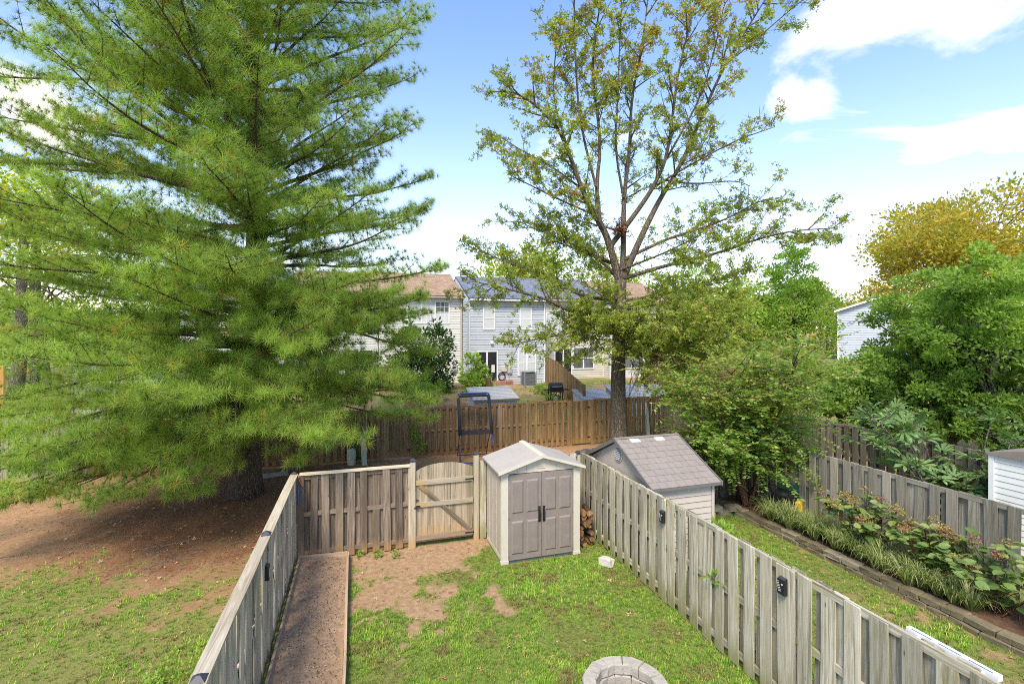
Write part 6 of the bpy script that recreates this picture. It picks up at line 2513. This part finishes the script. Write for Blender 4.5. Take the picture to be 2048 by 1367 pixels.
# leaves on the ground
k = 3200
x = rng.uniform(-9, 9.2, k)
y = rng.uniform(4.5, 17.5, k)
ok = own(x, y) | (x < LX - .1)
ok &= (x < LX - .1) | (x > -.1)
ok &= rng.random(k) < np.where(x < LX, .6, .3)
x, y = x[ok], y[ok]
pp = np.stack([x, y, gz(x, y) + .025], -1)
dv = rng.normal(size=(len(x), 3)) * np.array((1, 1, .25))
o = place('fallen_leaves', leaf_mesh('fallen_leaves', pp, dv, rng.uniform(.035, .09, len(x)), pick([(2, (.42, .25, .13)), (2, (.50, .36, .22)), (1, (.34, .15, .07)), (1, (.55, .34, .12))], len(x)), 'dryleaf', True, (0, 0, 1), .25))
tag(o, 'scattered dry brown leaves lying on the grass and dirt', 'leaves', None, 'stuff')
# bits of bark and chips in the garden bed
k = 2200
x = rng.uniform(-1.15, -.3, k)
y = rng.uniform(4.5, 10.7, k)
pp = np.stack([x, y, np.full(k, .115) + rng.uniform(-.01, .012, k)], -1)
o = place('wood_chips', leaf_mesh('wood_chips', pp, rng.normal(size=(k, 3)) * np.array((1, 1, .3)), rng.uniform(.015, .04, k), pick([(2, (.45, .32, .22)), (2, (.10, .06, .04)), (1, (.3, .2, .12))], k), 'dryleaf'))
tag(o, 'small bark chips scattered on the soil of the long bed', 'wood chips', None, 'stuff')
# pine straw under the pine
k = 15000
an = rng.uniform(0, 6.28, k)
rr = np.sqrt(rng.random(k)) * 4.4
x = PINE[0] + rr * np.cos(an)
y = PINE[1] + rr * np.sin(an)
gm_, mm_, cm_ = masks(x, y)
ok = (rng.random(k) < mm_) & (rr > .45) & (y < 18.5) & ((x < LX - .1) | (y > BY + .1))
x, y = x[ok], y[ok]
k = len(x)
V0 = np.array([(-.012, 0, 0), (.012, 0, 0), (0, 1, .0)])
fr = frames(rng.normal(size=(k, 3)) * np.array((1, 1, .12)), .3, (0, 0, 1))
V, Fc, cc = stamp(V0 * np.array((3, 1, 1)), np.array([(0, 1, 2)]), np.stack([x, y, gz(x, y) + .012], -1), fr, rng.uniform(.07, .15, k), pick([(3, (.20, .10, .05)), (2, (.12, .055, .03)), (1, (.34, .2, .11))], k))
o = place('pine_straw', np_mesh('pine_straw', V, Fc, 'dryleaf', cc))
tag(o, 'brown pine straw lying around the foot of the pine', 'pine straw', None, 'stuff')

# roots breaking the surface left of the fence
R_ = random.Random(17)
for i, (px, py, ang, L) in enumerate(((430, 1095, 3.5, 1.5), (380, 1080, 3.3, 1.2), (300, 1070, 3.1, 1.0), (365, 1098, 3.6, .8), (250, 1085, 3.3, 1.3), (500, 1075, 3.9, .7), (120, 1100, 3.3, 1.6), (420, 1072, 3.0, .9))):
    p = gpt(px, py)
    pts = [p]
    d = Vector((math.cos(ang), math.sin(ang), 0))
    for j in range(7):
        d = (d + Vector((R_.gauss(0, .16), R_.gauss(0, .16), 0))).normalized()
        pts.append(pts[-1] + d * L / 7)
    pts = [Vector((q.x, q.y, float(gz(q.x, q.y)) + (-.018 if 0 < j < 7 else -.06))) for j, q in enumerate(pts)]
    o = MB().tube(smooth_pts(pts, 1), .035, 7).build('tree_root', 'root', None, smooth=True)
    tag(o, 'gnarled pine root breaking the surface of the bare ground', 'root', 'surface roots of the pine')
p = gpt(330, 1050)
pts = [p + Vector((0, 0, .02)), p + Vector((.35, .1, .05)), p + Vector((.6, .4, .03)), p + Vector((1.1, .5, .05))]
o = MB().tube(smooth_pts(pts, 2), .014, 6).build('fallen_stick', 'twig_pale', None, smooth=True)
tag(o, 'pale crooked stick lying on the bare ground near the pine', 'stick')
